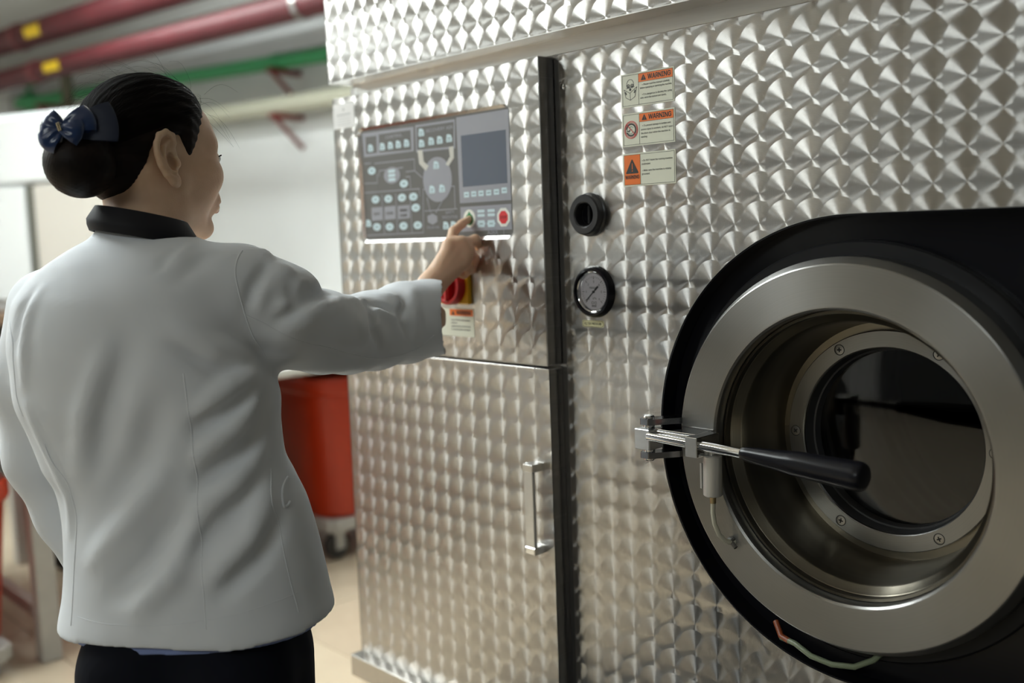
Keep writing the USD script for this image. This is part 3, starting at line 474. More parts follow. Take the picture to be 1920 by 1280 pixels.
cp_, cz_ = pipe('cream_pipe', 'thick cream pipe running along the white wall below the green pipe', 2.157, 2.09, 0.16, 0.058, pipe_cream)
for t, zz, r in ((gp_, gz, 0.046), (cp_, cz_, 0.058)):
    for s in (-2.42, -5.4, 0.4):
        z = zz(s) - r - 0.012
        wf('bracket_arm', bx(s - 0.02, s + 0.02, -0.26, 0.0, z - 0.02, z + 0.012), bracket_red, t)
        wf('bracket_brace', tube([(s, -0.23, z - 0.015), (s, -0.01, z - 0.20)], 0.016, 8), bracket_red, t)
wf('valve_body', cat([tube([(-5.85, -0.16, gz(-5.85)), (-5.70, -0.16, gz(-5.70)), (-5.55, -0.16, gz(-5.6))], [0.05, 0.085, 0.05], 20), cyl((-5.70, -0.16, 2.5), (-5.70, -0.16, 2.64), 0.02), cyl((-5.70, -0.16, 2.63), (-5.70, -0.16, 2.65), 0.08)]), pipe_green, gp_, smooth=50)
for name, z, r, lab, s_tag in (('red_pipe', 2.70, 0.085, 'upper thick dark red pipe with a yellow tag, under the ceiling', -3.80), ('red_pipe', 2.445, 0.068, 'lower dark red pipe with a yellow tag, nearer the wall lamps', -3.62)):
    t = thing(name, lab, 'pipe')
    wf('pipe_run', tube([(-5.75, -1.0, z), (3.0, -1.0, z)], r, 28), pipe_red, t, smooth=60)
    wf('pipe_collar', tube([(s_tag - 0.33, -1.0, z), (s_tag - 0.27, -1.0, z)], r + 0.008, 28), plain('collar_red', (0.14, 0.03, 0.03), 0.5), t)
    arc = [(-1.0 - (r + 0.002) * math.cos(a), z + (r + 0.002) * math.sin(a)) for a in np.linspace(-0.6, 0.25, 9)]
    v = np.array([(s_tag + ds, y, zz) for (y, zz) in arc for ds in (-0.10, 0.10)]); f = [(2 * i, 2 * i + 1, 2 * i + 3) for i in range(8)] + [(2 * i, 2 * i + 3, 2 * i + 2) for i in range(8)]
    wf('pipe_tag', trimesh.Trimesh(v, f, process=False), tag_yellow, t, smooth=True, label='yellow tag on the pipe')
    for s in (-5.6, -1.2): wf('pipe_hanger', cat([tube([(s, -1.0, z + r), (s, -1.0, CEIL)], 0.008, 8), tube([(s - 0.02, -1.0, z), (s + 0.02, -1.0, z)], r + 0.006, 28)]), steel_dark, t)
t = thing('conduit_post', 'olive vertical conduit dropping from the ceiling beside the red pipes', 'conduit')
wf('conduit_tube', tube([(-4.76, -0.34, 2.20), (-4.76, -0.34, CEIL)], 0.045, 16), plain('conduit_olive', (0.12, 0.115, 0.07), 0.5), t)
wf('conduit_foot', bx(-4.84, -4.68, -0.42, 0.0, 2.17, 2.21), plain('conduit_olive', ()), t)
# ---- tall cabinet at the left
def rot_place(mesh, x, y, a):
    M = np.eye(4); M[:2, :2] = [[math.cos(a), -math.sin(a)], [math.sin(a), math.cos(a)]]; M[:2, 3] = [x, y]; mesh = mesh.copy(); mesh.apply_transform(M); return mesh
cab_w, cab_b = plain('cabinet_white', (0.66, 0.68, 0.68), 0.45), plain('cabinet_beige', (0.52, 0.49, 0.44), 0.55)
cb = thing('storage_cabinet', 'tall white cabinet with one beige door behind the hair bun', 'cabinet')
A_ = math.radians(24); X_, Y_ = -4.05, 0.53
def cp(name, mesh, m): return obj(name, rot_place(mesh, X_, Y_, A_), m, cb)
cp('cabinet_body', cat([bx(-1.6, 0.47, 0.02, 0.5, 0.95, 1.92, 0.01)]), cab_w)
cp('under_cabinet_shade', bx(-1.55, 0.42, 0.10, 0.48, 0.0, 0.95), plain('under_cabinet_dark', (0.05, 0.045, 0.04), 0.6))  # dark box stands for the shade in the open gap under the cabinet
cp('cabinet_door', bx(-1.58, -0.085, -0.02, 0.02, 1.00, 1.565, 0.008), cab_w)
cp('cabinet_door', bx(-0.02, 0.46, -0.02, 0.02, 1.00, 1.565, 0.008), cab_b)
cp('door_gap_strip', bx(-0.078, -0.028, -0.005, 0.02, 0.98, 1.57), plain('gap_olive', (0.10, 0.10, 0.08), 0.6))  # dark strip filling the slit between the two doors
cp('cabinet_flap', bx(-1.58, 0.46, -0.02, 0.02, 1.58, 1.90, 0.008), cab_w)
cp('cabinet_shelf', bx(-1.6, 0.47, -0.25, 0.5, 0.90, 0.95), plain('shelf_brown', (0.16, 0.10, 0.06), 0.5))
# ---- tables along the left, with the bins under them
wood = plain('table_wood', (0.62, 0.43, 0.25), 0.4, noise=0.12, scale=5, stretch=(1, 8, 1))
leg_m = plain('table_leg_grey', (0.42, 0.41, 0.38), 0.45, noise=0.06)
ta = thing('folding_table', 'pale wooden work table at the left edge with grey metal legs', 'table')
obj('table_top', bx(-3.0, -1.94, -2.4, -0.16, 0.775, 0.815, 0.006), wood, ta)
for x in (-1.99, -2.93):
    for y in (-2.3, -0.26): obj('leg', bx(x - 0.028, x + 0.028, y - 0.03, y + 0.03, 0.0, 0.775, 0.004), leg_m, ta)
obj('stretcher', bx(-2.90, -2.02, -0.275, -0.245, 0.12, 0.16), leg_m, ta); obj('stretcher', bx(-2.945, -2.915, -2.27, -0.29, 0.12, 0.16), leg_m, ta)
tb = thing('folding_table', 'white topped work table behind the raised arm, orange bin beneath', 'table')
obj('table_top', bx(-3.15, -1.98, -0.04, 2.0, 0.765, 0.80, 0.006), plain('table_white', (0.70, 0.70, 0.66), 0.4), tb)
for x in (-2.05, -3.08):
    for y in (0.02, 1.93): obj('leg', bx(x - 0.028, x + 0.028, y - 0.03, y + 0.03, 0.0, 0.765, 0.004), leg_m, tb)
linen = plain('linen_white', (0.74, 0.75, 0.76), 0.8, noise=0.03, scale=12, bump=0.002)
for k, (x, y, z, w, d, lab) in enumerate([(-2.42, -0.62, 0.815, 0.62, 0.60, 'folded white linen pile on the pale wooden table'), (-2.75, 0.9, 0.80, 0.6, 0.8, 'folded white linen pile on the white topped table')]):
    lp = thing('linen_pile', lab, 'linen', 'folded linen')
    n = 8 if k == 0 else 3
    for i in range(n):
        o = 0.006 * math.sin(i * 2.4 + k); obj('folded_sheet', bx(x - w / 2 + o, x + w / 2 + o, y - d / 2 - o, y + d / 2 - o, z + i * 0.028, z + i * 0.028 + 0.027, 0.011), linen, lp)
bin_m = plain('bin_orange', (0.42, 0.032, 0.006), 0.42, noise=0.05, scale=8)
bin_in = plain('bin_inside', (0.45, 0.03, 0.01), 0.5)
wheel_m = plain('wheel_dark', (0.035, 0.033, 0.03), 0.6)
def laundry_bin(x0, x1, y0, y1, z0, h, label):
    """open tapered tub with a rolled rim on a steel frame with four casters"""
    t = thing('laundry_bin', label, 'laundry bin', 'orange laundry bins under the tables')
    cx, cy, lx, ly = (x0 + x1) / 2, (y0 + y1) / 2, x1 - x0, y1 - y0
    loops, fs, n = [], [], 48
    def ring(z, k, r=0.09):
        P = rrect(-lx / 2 * k, lx / 2 * k, -ly / 2 * k, ly / 2 * k, r).exterior
        return np.array([(*[c + d for c, d in zip((cx, cy), P.interpolate(t_, normalized=True).coords[0])], z) for t_ in np.arange(n) / n])
    levels = [(z0, 0.86), (z0 + 0.02, 0.885), (z0 + h - 0.07, 0.965), (z0 + h - 0.065, 0.985), (z0 + h - 0.05, 1.0), (z0 + h - 0.01, 1.0), (z0 + h, 0.985), (z0 + h - 0.01, 0.955), (z0 + 0.03, 0.86)]
    v = np.vstack([ring(*l) for l in levels]); m_ = len(levels)
    for i in range(m_ - 1):
        for j in range(n): a, b = i * n + j, i * n + (j + 1) % n; fs += [(a, b, b + n), (a, b + n, a + n)]
    k0, k1 = len(v), len(v) + 1; v = np.vstack([v, [[cx, cy, z0], [cx, cy, z0 + 0.03]]])
    fs += [(k0, (j + 1) % n, j) for j in range(n)] + [(k1, (m_ - 1) * n + j, (m_ - 1) * n + (j + 1) % n) for j in range(n)]
    obj('tub', trimesh.Trimesh(v, fs, process=False), bin_m, t, smooth=40)
    fx, fy = lx / 2 * 0.86, ly / 2 * 0.86
    obj('cart_frame', cat([bx(cx - fx, cx + fx, cy + s * fy - 0.02, cy + s * fy + 0.02, z0 - 0.045, z0, 0.004) for s in (-1, 1)] + [bx(cx + s * fx - 0.02, cx + s * fx + 0.02, cy - fy, cy + fy, z0 - 0.045, z0, 0.004) for s in (-1, 1)]), leg_m, t)
    for sx in (-1, 1):
        for sy in (-1, 1):
            px, py = cx + sx * (fx - 0.04), cy + sy * (fy - 0.04); r = (z0 - 0.06) / 2
            c = obj('caster', cat([tube([(px - 0.02, py, r), (px - 0.014, py, r), (px + 0.014, py, r), (px + 0.02, py, r)], [r * 0.85, r, r, r * 0.85], 20)]), wheel_m, t)
            obj('caster_fork', cat([bx(px - 0.032, px - 0.025, py - 0.02, py + 0.02, r - 0.01, z0 - 0.045), bx(px + 0.025, px + 0.032, py - 0.02, py + 0.02, r - 0.01, z0 - 0.045), bx(px - 0.035, px + 0.035, py - 0.03, py + 0.03, z0 - 0.06, z0 - 0.045)]), leg_m, c)
    return t
laundry_bin(-3.0, -2.03, 0.80, 1.50, 0.165, 0.56, 'orange laundry bin behind the raised arm, beside the dryer')
lb2 = laundry_bin(-2.92, -1.90, -1.10, -0.335, 0.09, 0.50, 'orange laundry bin at the left edge of the picture')
obj('bin_knob', cyl((-1.935, -0.42, 0.28), (-1.915, -0.42, 0.28), 0.014, 12), wheel_m, lb2)
laundry_bin(-2.95, -2.08, 0.02, 0.66, 0.165, 0.52, 'orange laundry bin hidden mostly behind the white jacket')
# ================================================================ the woman, built in a frame of her own: a to the right and b forward as she is seen, h up
CF, CR = np.array([-0.7271575, 0.68647066, 0]), np.array([0.68647066, 0.7271575, 0])
def world(q):
    q = np.asarray(q, float); return np.array([CAM[0], CAM[1], 0]) + q[..., :1] * CR + q[..., 1:2] * CF + q[..., 2:] * np.array([0, 0, 1.0])
def WM(mesh): 
    mesh = mesh.copy(); mesh.vertices = world(mesh.vertices); return mesh
def smin(a, b, k):
    h = np.clip(0.5 + 0.5 * (b - a) / k, 0, 1); return b * (1 - h) + a * h - k * h * (1 - h)
def seg(P, a, b, ra, rb=None):
    """distance to a tapered bar with round ends"""
    a, b = np.asarray(a, float), np.asarray(b, float); rb = ra if rb is None else rb
    d = b - a; t = np.clip(((P - a) @ d) / (d @ d), 0, 1)
    w = P - a - t[..., None] * d
    return np.sqrt(np.einsum('...i,...i->...', w, w)) - (ra + (rb - ra) * t)
def chain(P, pts, rs, k=0.01):
    f = None
    for i in range(len(pts) - 1):
        g = seg(P, pts[i], pts[i + 1], rs[i], rs[i + 1]); f = g if f is None else smin(f, g, k)
    return f
def ell(P, c, r, R=None):
    """ellipsoid; rows of R are its axes"""
    q = P - np.asarray(c, float)
    if R is not None: q = q @ np.asarray(R).T
    r = np.asarray(r, float); k0 = np.linalg.norm(q / r, axis=-1); k1 = np.linalg.norm(q / r ** 2, axis=-1)
    return k0 * (k0 - 1) / np.maximum(k1, 1e-9)
def surface(fn, lo, hi, h, pad=2):
    """zero set of fn as a triangle mesh (naive surface nets)"""
    lo, hi = np.asarray(lo, float), np.asarray(hi, float); n = np.ceil((hi - lo) / h).astype(int) + 1
    ax = [lo[k] + h * np.arange(n[k]) for k in range(3)]
    # coarse pass first: only blocks of 4 cells near the surface are sampled finely
    nb = (n + 3) // 4; cen = [lo[k] + h * (4 * np.arange(nb[k]) + 1.5) for k in range(3)]
    C = np.stack(np.meshgrid(*cen, indexing='ij'), -1).reshape(-1, 3); fc = np.concatenate([fn(c) for c in np.array_split(C, max(1, len(C) // 200000))])
    F = np.repeat(np.repeat(np.repeat(fc.reshape(nb), 4, 0), 4, 1), 4, 2)[:n[0], :n[1], :n[2]].astype(np.float32)
    near = np.abs(fc) < 6.5 * h; near = np.repeat(np.repeat(np.repeat(near.reshape(nb), 4, 0), 4, 1), 4, 2)[:n[0], :n[1], :n[2]]
    at = np.argwhere(near); Pn = lo + h * at
    F[near] = np.concatenate([fn(c) for c in np.array_split(Pn, max(1, len(Pn) // 200000))])
    s = F < 0
    c8 = [F[dx:n[0] - 1 + dx, dy:n[1] - 1 + dy, dz:n[2] - 1 + dz] for dx, dy, dz in np.ndindex(2, 2, 2)]
    cnt = sum((c < 0).astype(np.int8) for c in c8); act = (cnt > 0) & (cnt < 8)
    ids = -np.ones(act.shape, np.int64); ids[act] = np.arange(act.sum()); ijk = np.argwhere(act)
    acc, num = np.zeros((len(ijk), 3)), np.zeros(len(ijk)); co = list(np.ndindex(2, 2, 2))
    vals = [c[act] for c in c8]
    for p in range(8):
        for q in range(p + 1, 8):
            d = np.subtract(co[q], co[p])
            if np.abs(d).sum() != 1: continue
            a, b = vals[p], vals[q]; m_ = (a < 0) != (b < 0); t = a[m_] / (a[m_] - b[m_])
            acc[m_] += np.array(co[p]) + t[:, None] * d; num[m_] += 1
    v = lo + h * (ijk + acc / num[:, None]); faces = []
    for k in range(3):
        o = [j for j in range(3) if j != k]
        sl0 = [slice(1, -1)] * 3; sl0[k] = slice(0, -1); sl1 = [slice(1, -1)] * 3; sl1[k] = slice(1, None)
        e = s[tuple(sl0)] != s[tuple(sl1)]; at = np.argwhere(e); at[:, o[0]] += 1; at[:, o[1]] += 1
        ins = s[tuple(at.T)]
        def cell(d0, d1):
            c = at.copy(); c[:, o[0]] -= d0; c[:, o[1]] -= d1; return ids[tuple(c.T)]
        q = np.stack([cell(1, 1), cell(0, 1), cell(0, 0), cell(1, 0)], 1)
        flip = ins if k != 1 else ~ins
        q[~flip] = q[~flip][:, ::-1]; faces.append(q)
    q = np.vstack(faces); f = np.vstack([q[:, [0, 1, 2]], q[:, [0, 2, 3]]])
    out = trimesh.Trimesh(v, f, process=False)
    if out.volume < 0: out.invert()
    return out
from scipy.interpolate import PchipInterpolator
# ---------------------------------------------------------------- jacket
SEC = np.array([  # h, half width as seen, half depth, centre a, centre b
    (0.700, 0.186, 0.132, -0.459, 1.402), (0.726, 0.185, 0.131, -0.459, 1.402), (0.772, 0.177, 0.127, -0.459, 1.405), (0.836, 0.168, 0.120, -0.4625, 1.408), (0.884, 0.162, 0.114, -0.4685, 1.410), (0.921, 0.158, 0.110, -0.479, 1.411),
    (0.952, 0.159, 0.109, -0.494, 1.412), (0.997, 0.164, 0.112, -0.5025, 1.413), (1.042, 0.172, 0.117, -0.511, 1.414), (1.087, 0.167, 0.118, -0.5185, 1.415), (1.132, 0.161, 0.115, -0.5265, 1.418),
    (1.176, 0.155, 0.108, -0.5245, 1.423), (1.199, 0.148, 0.100, -0.518, 1.427), (1.221, 0.137, 0.090, -0.510, 1.432), (1.236, 0.120, 0.081, -0.507, 1.435), (1.250, 0.094, 0.069, -0.512, 1.438), (1.262, 0.070, 0.056, -0.514, 1.440), (1.275, 0.060, 0.048, -0.512, 1.442), (1.290, 0.052, 0.045, -0.512, 1.442)])
YAW = math.radians(4.0); REL = math.radians(24.0)
SEC[:, 1] = np.sqrt(np.maximum(SEC[:, 1] ** 2 - (SEC[:, 2] * math.sin(REL)) ** 2, 0.002)) / math.cos(REL)
SPL = PchipInterpolator(SEC[:, 0], SEC[:, 1:], axis=0)
def torso(P):
    w, t, ca, cb = SPL(np.clip(P[:, 2], SEC[0, 0], SEC[-1, 0])).T
    x, y = P[:, 0] - ca, P[:, 1] - cb
    xr, yr = x * math.cos(YAW) - y * math.sin(YAW), x * math.sin(YAW) + y * math.cos(YAW)
    q = (np.abs(xr / w) ** 2.3 + np.abs(yr / t) ** 2.3) ** (1 / 2.3)
    return (q - 1) * np.minimum(w, t) * 0.92
RA = [(-0.385, 1.437, 1.172), (-0.334, 1.452, 1.146), (-0.313, 1.495, 1.123), (-0.291, 1.544, 1.111), (-0.26, 1.598, 1.099), (-0.226, 1.658, 1.099), (-0.18, 1.729, 1.105), (-0.142, 1.78, 1.107), (-0.132, 1.795, 1.107)]
RR = [0.078, 0.0715, 0.0585, 0.061, 0.058, 0.062, 0.0665, 0.064, 0.063]
LA = [(-0.655, 1.45, 1.165), (-0.690, 1.465, 1.06), (-0.690, 1.475, 0.95), (-0.665, 1.49, 0.86), (-0.640, 1.50, 0.785)]
LR = [0.058, 0.058, 0.056, 0.050, 0.046]
FOLDS = []
def fold(pts, amp, wid): FOLDS.append((np.array(pts, float), amp, wid))
def folds(P):
    o = np.zeros(len(P))
    for pts, amp, wid in FOLDS:
        best = np.full(len(P), 9.0); tt = np.zeros(len(P)); n = len(pts) - 1
        for i in range(n):
            a, d = pts[i], pts[i + 1] - pts[i]; t = np.clip(((P - a) @ d) / (d @ d), 0, 1); w = P - a - t[:, None] * d; r = np.sqrt(np.einsum('ij,ij->i', w, w))
            m_ = r < best; best[m_] = r[m_]; tt[m_] = (i + t[m_]) / n
        o += amp * np.exp(-(best / wid) ** 2) * np.sin(np.pi * np.clip(tt * 0.9 + 0.05, 0, 1)) ** 0.6
    return o
FOLD_DATA = [
    ([(-0.348, 1.363, 1.074), (-0.374, 1.329, 1.062), (-0.405, 1.309, 1.041)], 0.0153, 0.011),
    ([(-0.351, 1.347, 1.051), (-0.381, 1.319, 1.028), (-0.413, 1.309, 1.014)], -0.0136, 0.0102),
    ([(-0.346, 1.35, 1.032), (-0.37, 1.327, 1.008), (-0.413, 1.31, 0.978)], 0.017, 0.0119),
    ([(-0.342, 1.357, 1.002), (-0.366, 1.33, 0.972), (-0.411, 1.308, 0.943)], -0.0153, 0.0119),
    ([(-0.347, 1.35, 0.967), (-0.373, 1.318, 0.932), (-0.419, 1.301, 0.902)], 0.0136, 0.0145),
    ([(-0.354, 1.329, 0.928), (-0.386, 1.304, 0.886), (-0.44, 1.288, 0.842)], -0.0119, 0.0153),
    ([(-0.336, 1.337, 0.911), (-0.354, 1.309, 0.861), (-0.4, 1.288, 0.82)], 0.0136, 0.0145),
    ([(-0.323, 1.334, 0.875), (-0.348, 1.306, 0.833), (-0.387, 1.287, 0.798)], -0.0119, 0.0145),
    ([(-0.434, 1.315, 1.143), (-0.392, 1.331, 1.115), (-0.354, 1.37, 1.096)], 0.0102, 0.0127),
    ([(-0.435, 1.311, 1.119), (-0.392, 1.323, 1.088), (-0.363, 1.346, 1.084)], -0.0068, 0.0127),
    ([(-0.465, 1.302, 0.946), (-0.518, 1.301, 0.884), (-0.559, 1.307, 0.841)], 0.0136, 0.017),
    ([(-0.439, 1.299, 0.903), (-0.482, 1.29, 0.843), (-0.527, 1.291, 0.802)], -0.0136, 0.017),
    ([(-0.419, 1.296, 0.875), (-0.454, 1.285, 0.823), (-0.498, 1.283, 0.782)], 0.0136, 0.0161),
    ([(-0.493, 1.303, 1.129), (-0.525, 1.298, 1.048), (-0.55, 1.31, 0.962)], -0.0102, 0.0238),
    ([(-0.52, 1.299, 1.116), (-0.555, 1.303, 1.034), (-0.574, 1.316, 0.961)], 0.0102, 0.017),
    ([(-0.457, 1.299, 1.045), (-0.483, 1.302, 0.982), (-0.531, 1.306, 0.919)], -0.0102, 0.0204),
    ([(-0.426, 1.402, 1.251), (-0.437, 1.367, 1.24), (-0.453, 1.348, 1.227)], 0.0068, 0.0085),
    ([(-0.437, 1.381, 1.247), (-0.448, 1.357, 1.235), (-0.459, 1.343, 1.221)], -0.0068, 0.0085),
    ([(-0.402, 1.381, 1.238), (-0.42, 1.353, 1.219), (-0.437, 1.338, 1.206)], -0.0051, 0.0119),
    ([(-0.621, 1.348, 1.196), (-0.633, 1.337, 1.166), (-0.64, 1.329, 1.124), (-0.644, 1.33, 1.075)], 0.0054, 0.0095),
    ([(-0.632, 1.352, 1.193), (-0.649, 1.347, 1.165), (-0.655, 1.339, 1.124)], -0.0046, 0.0095),
    ([(-0.644, 1.332, 1.046), (-0.631, 1.335, 1.002), (-0.613, 1.333, 0.959), (-0.6, 1.334, 0.921), (-0.603, 1.336, 0.87)], 0.0046, 0.0083),
    ([(-0.336, 1.372, 1.043), (-0.341, 1.358, 1.023), (-0.353, 1.343, 1.012)], -0.0136, 0.0102),
    ([(-0.348, 1.42, 1.238), (-0.339, 1.421, 1.232), (-0.334, 1.411, 1.224)], 0.0108, 0.0114),
    ([(-0.33, 1.409, 1.221), (-0.333, 1.389, 1.206), (-0.344, 1.373, 1.188), (-0.349, 1.368, 1.169)], -0.0121, 0.0095),
    ([(-0.325, 1.408, 1.217), (-0.338, 1.376, 1.181), (-0.342, 1.371, 1.16)], 0.0095, 0.0114),
    ([(-0.323, 1.409, 1.215), (-0.31, 1.412, 1.209), (-0.302, 1.409, 1.2)], 0.0121, 0.0123),
    ([(-0.299, 1.402, 1.191), (-0.294, 1.395, 1.175), (-0.284, 1.405, 1.177), (-0.265, 1.468, 1.173)], -0.0175, 0.0114),
    ([(-0.267, 1.498, 1.169), (-0.286, 1.397, 1.165), (-0.314, 1.38, 1.146)], -0.0135, 0.0104),
    ([(-0.29, 1.396, 1.171), (-0.318, 1.379, 1.155)], 0.0081, 0.0095),
    ([(-0.253, 1.52, 1.16), (-0.257, 1.477, 1.155), (-0.281, 1.399, 1.141), (-0.305, 1.384, 1.131)], 0.0121, 0.0123),
    ([(-0.244, 1.541, 1.156), (-0.237, 1.563, 1.153)], 0.0095, 0.0114),
    ([(-0.224, 1.598, 1.153), (-0.214, 1.557, 1.115), (-0.204, 1.576, 1.079)], -0.0135, 0.0085),
    ([(-0.233, 1.586, 1.155), (-0.23, 1.573, 1.15)], 0.0162, 0.0076),
    ([(-0.235, 1.559, 1.15), (-0.225, 1.536, 1.119), (-0.224, 1.538, 1.094)], 0.0108, 0.0133),
    ([(-0.22, 1.598, 1.151), (-0.204, 1.605, 1.141), (-0.184, 1.618, 1.131)], -0.0121, 0.0066),
    ([(-0.203, 1.641, 1.159), (-0.187, 1.643, 1.151), (-0.176, 1.637, 1.138)], 0.0108, 0.0095),
    ([(-0.214, 1.583, 1.139), (-0.185, 1.61, 1.121)], 0.0081, 0.0095),
    ([(-0.179, 1.653, 1.15), (-0.174, 1.621, 1.115), (-0.165, 1.635, 1.089)], -0.0108, 0.0085),
    ([(-0.163, 1.688, 1.16), (-0.158, 1.653, 1.123), (-0.156, 1.651, 1.088)], 0.0081, 0.0114),
    ([(-0.353, 1.376, 1.107), (-0.323, 1.394, 1.097), (-0.3, 1.418, 1.089)], -0.0068, 0.0133),
    ([(-0.274, 1.442, 1.098), (-0.241, 1.521, 1.074), (-0.202, 1.592, 1.071)], -0.0054, 0.0114),
    ([(-0.311, 1.466, 1.066), (-0.259, 1.527, 1.056), (-0.205, 1.613, 1.051)], 0.0054, 0.0133),
]
SEAM_DATA = [([(-0.426, 1.31, 1.084), (-0.423, 1.305, 1.043), (-0.42, 1.298, 0.974), (-0.417, 1.291, 0.905), (-0.414, 1.283, 0.836), (-0.41, 1.275, 0.753)], 0.0013), ([(-0.365, 1.407, 1.239), (-0.368, 1.394, 1.217), (-0.363, 1.371, 1.186), (-0.357, 1.357, 1.154), (-0.351, 1.354, 1.125), (-0.344, 1.352, 1.104), (-0.339, 1.36, 1.087)], 0.0016), ([(-0.356, 1.367, 1.153), (-0.334, 1.386, 1.14), (-0.308, 1.434, 1.122), (-0.281, 1.483, 1.105), (-0.252, 1.541, 1.083), (-0.22, 1.599, 1.065), (-0.193, 1.659, 1.059), (-0.162, 1.71, 1.064), (-0.129, 1.742, 1.086)], 0.0011), ([(-0.334, 1.335, 0.943), (-0.327, 1.34, 0.895), (-0.317, 1.344, 0.842), (-0.308, 1.349, 0.795), (-0.299, 1.355, 0.755)], 0.0012), ([(-0.674, 1.398, 1.155), (-0.662, 1.374, 1.12), (-0.663, 1.368, 1.063), (-0.655, 1.364, 1.03)], 0.0014), ([(-0.623, 1.35, 0.994), (-0.616, 1.338, 0.972), (-0.595, 1.324, 0.938), (-0.592, 1.322, 0.919), (-0.589, 1.319, 0.891), (-0.593, 1.315, 0.854), (-0.598, 1.311, 0.812), (-0.603, 1.304, 0.749)], 0.0016), ([(-0.591, 1.286, 0.763), (-0.534, 1.265, 0.76), (-0.49, 1.255, 0.76), (-0.442, 1.255, 0.762), (-0.397, 1.266, 0.766), (-0.354, 1.287, 0.772), (-0.301, 1.338, 0.78)], 0.0008)]
POCKET = [(-0.317, 1.373, 0.925), (-0.32, 1.372, 0.915), (-0.316, 1.37, 0.892), (-0.313, 1.39, 0.892), (-0.311, 1.39, 0.896)]
HAND_DATA = {'elbow': (-0.199, 1.694, 1.103), 'fore': (-0.159, 1.764, 1.142), 'wrist': (-0.139, 1.796, 1.163), 'm_index': (-0.105, 1.83, 1.231), 'index1': (-0.099, 1.859, 1.256), 'index2': (-0.084, 1.873, 1.269), 'index3': (-0.07, 1.882, 1.278), 'm_mid': (-0.085, 1.838, 1.232), 'mid1': (-0.06, 1.851, 1.24), 'mid2': (-0.051, 1.87, 1.227), 'mid3': (-0.056, 1.875, 1.216), 'm_ring': (-0.076, 1.839, 1.219), 'ring1': (-0.062, 1.856, 1.206), 'ring2': (-0.069, 1.866, 1.186), 'ring3': (-0.081, 1.855, 1.181), 'm_little': (-0.083, 1.833, 1.202), 'little1': (-0.073, 1.847, 1.186), 'little2': (-0.083, 1.855, 1.177), 'little3': (-0.094, 1.845, 1.18), 'thumb0': (-0.128, 1.839, 1.194), 'thumb1': (-0.113, 1.869, 1.214), 'thumb2': (-0.1, 1.88, 1.227), 'back': (0.421, -0.878, 0.228)}
BOW_DATA = {'c': (-0.577, 1.359, 1.405), 'e1': (0.941, 0.036, 0.336), 'e2': (-0.337, 0.178, 0.925), 'e3': (-0.027, -0.983, 0.179)}
FOLDS += [(np.array(p, float), a, w) for p, a, w in FOLD_DATA]
def sleeves(P):
    return chain(P, RA, RR, 0.02), chain(P, LA, LR, 0.02)
HEM = 0.727
CUFF_R, CUFF_L = (np.array(RA[-1]), np.array(RA[-1]) - np.array(RA[-2])), (np.array(LA[-1]), np.array(LA[-1]) - np.array(LA[-2]))
CUFF_R = (CUFF_R[0], CUFF_R[1] / np.linalg.norm(CUFF_R[1])); CUFF_L = (CUFF_L[0], CUFF_L[1] / np.linalg.norm(CUFF_L[1]))
def jacket_f(P):
    t = torso(P); r, l = sleeves(P)
    r = np.maximum(r, (P - CUFF_R[0]) @ CUFF_R[1]); l = np.maximum(l, (P - CUFF_L[0]) @ CUFF_L[1])
    n = 0.0022 * (meshkit.fbm(P * [11, 11, 7], 3, 3) - 0.5) * 2
    f = smin(t, r, 0.022); f = smin(f, l, 0.012) - n
    near = f < 0.03
    if near.any(): f[near] -= folds(P[near])
    f = np.maximum(f, HEM + 0.004 * np.sin(P[:, 0] * 21) - P[:, 2])
    # hollow hem and cuffs
    inner = np.maximum(t + 0.011, P[:, 2] - HEM - 0.05); ri = np.maximum(sleeves(P)[0] + 0.010, -((P - CUFF_R[0]) @ CUFF_R[1]) - 0.05)
    f = np.maximum(f, -inner); f = np.maximum(f, -ri)
    return np.maximum(f, P[:, 2] - 1.285)
person = thing('person', 'woman in white jacket and navy trousers, seen from behind, pressing the start key', 'person', loc=tuple(world(np.array([-0.49, 1.43, 0.0]))))
cloth = material('jacket_white', {'g': ('geometry', {}), 'n': ('noise_texture', {'scale': 900.0, 'detail': 2.0}), 'n2': ('noise_texture', {'scale': 14.0, 'detail': 4.0}), 'm': ('math', {'math_type': 'multiply_add', 'value2': 0.15}), 'b': ('bump', {'strength': 0.5, 'distance': 0.0012}),
    'p': ('principled_bsdf', {'base_color': (0.69, 0.72, 0.76), 'roughness': 0.85, 'sheen_weight': 0.15, 'specular_ior_level': 0.25})}, [('g.position', 'n.vector'), ('g.position', 'n2.vector'), ('n.fac', 'm.value1'), ('n2.fac', 'm.value3'), ('m.value', 'b.height'), ('b.normal', 'p.normal')])
jk = surface(jacket_f, (-0.78, 1.24, 0.715), (-0.12, 1.87, 1.30), 0.0042)
jk = trimesh.smoothing.filter_taubin(jk, iterations=6) if False else jk
jacket = obj('jacket', WM(jk), cloth, person, smooth=True, label='white long-sleeved jacket')
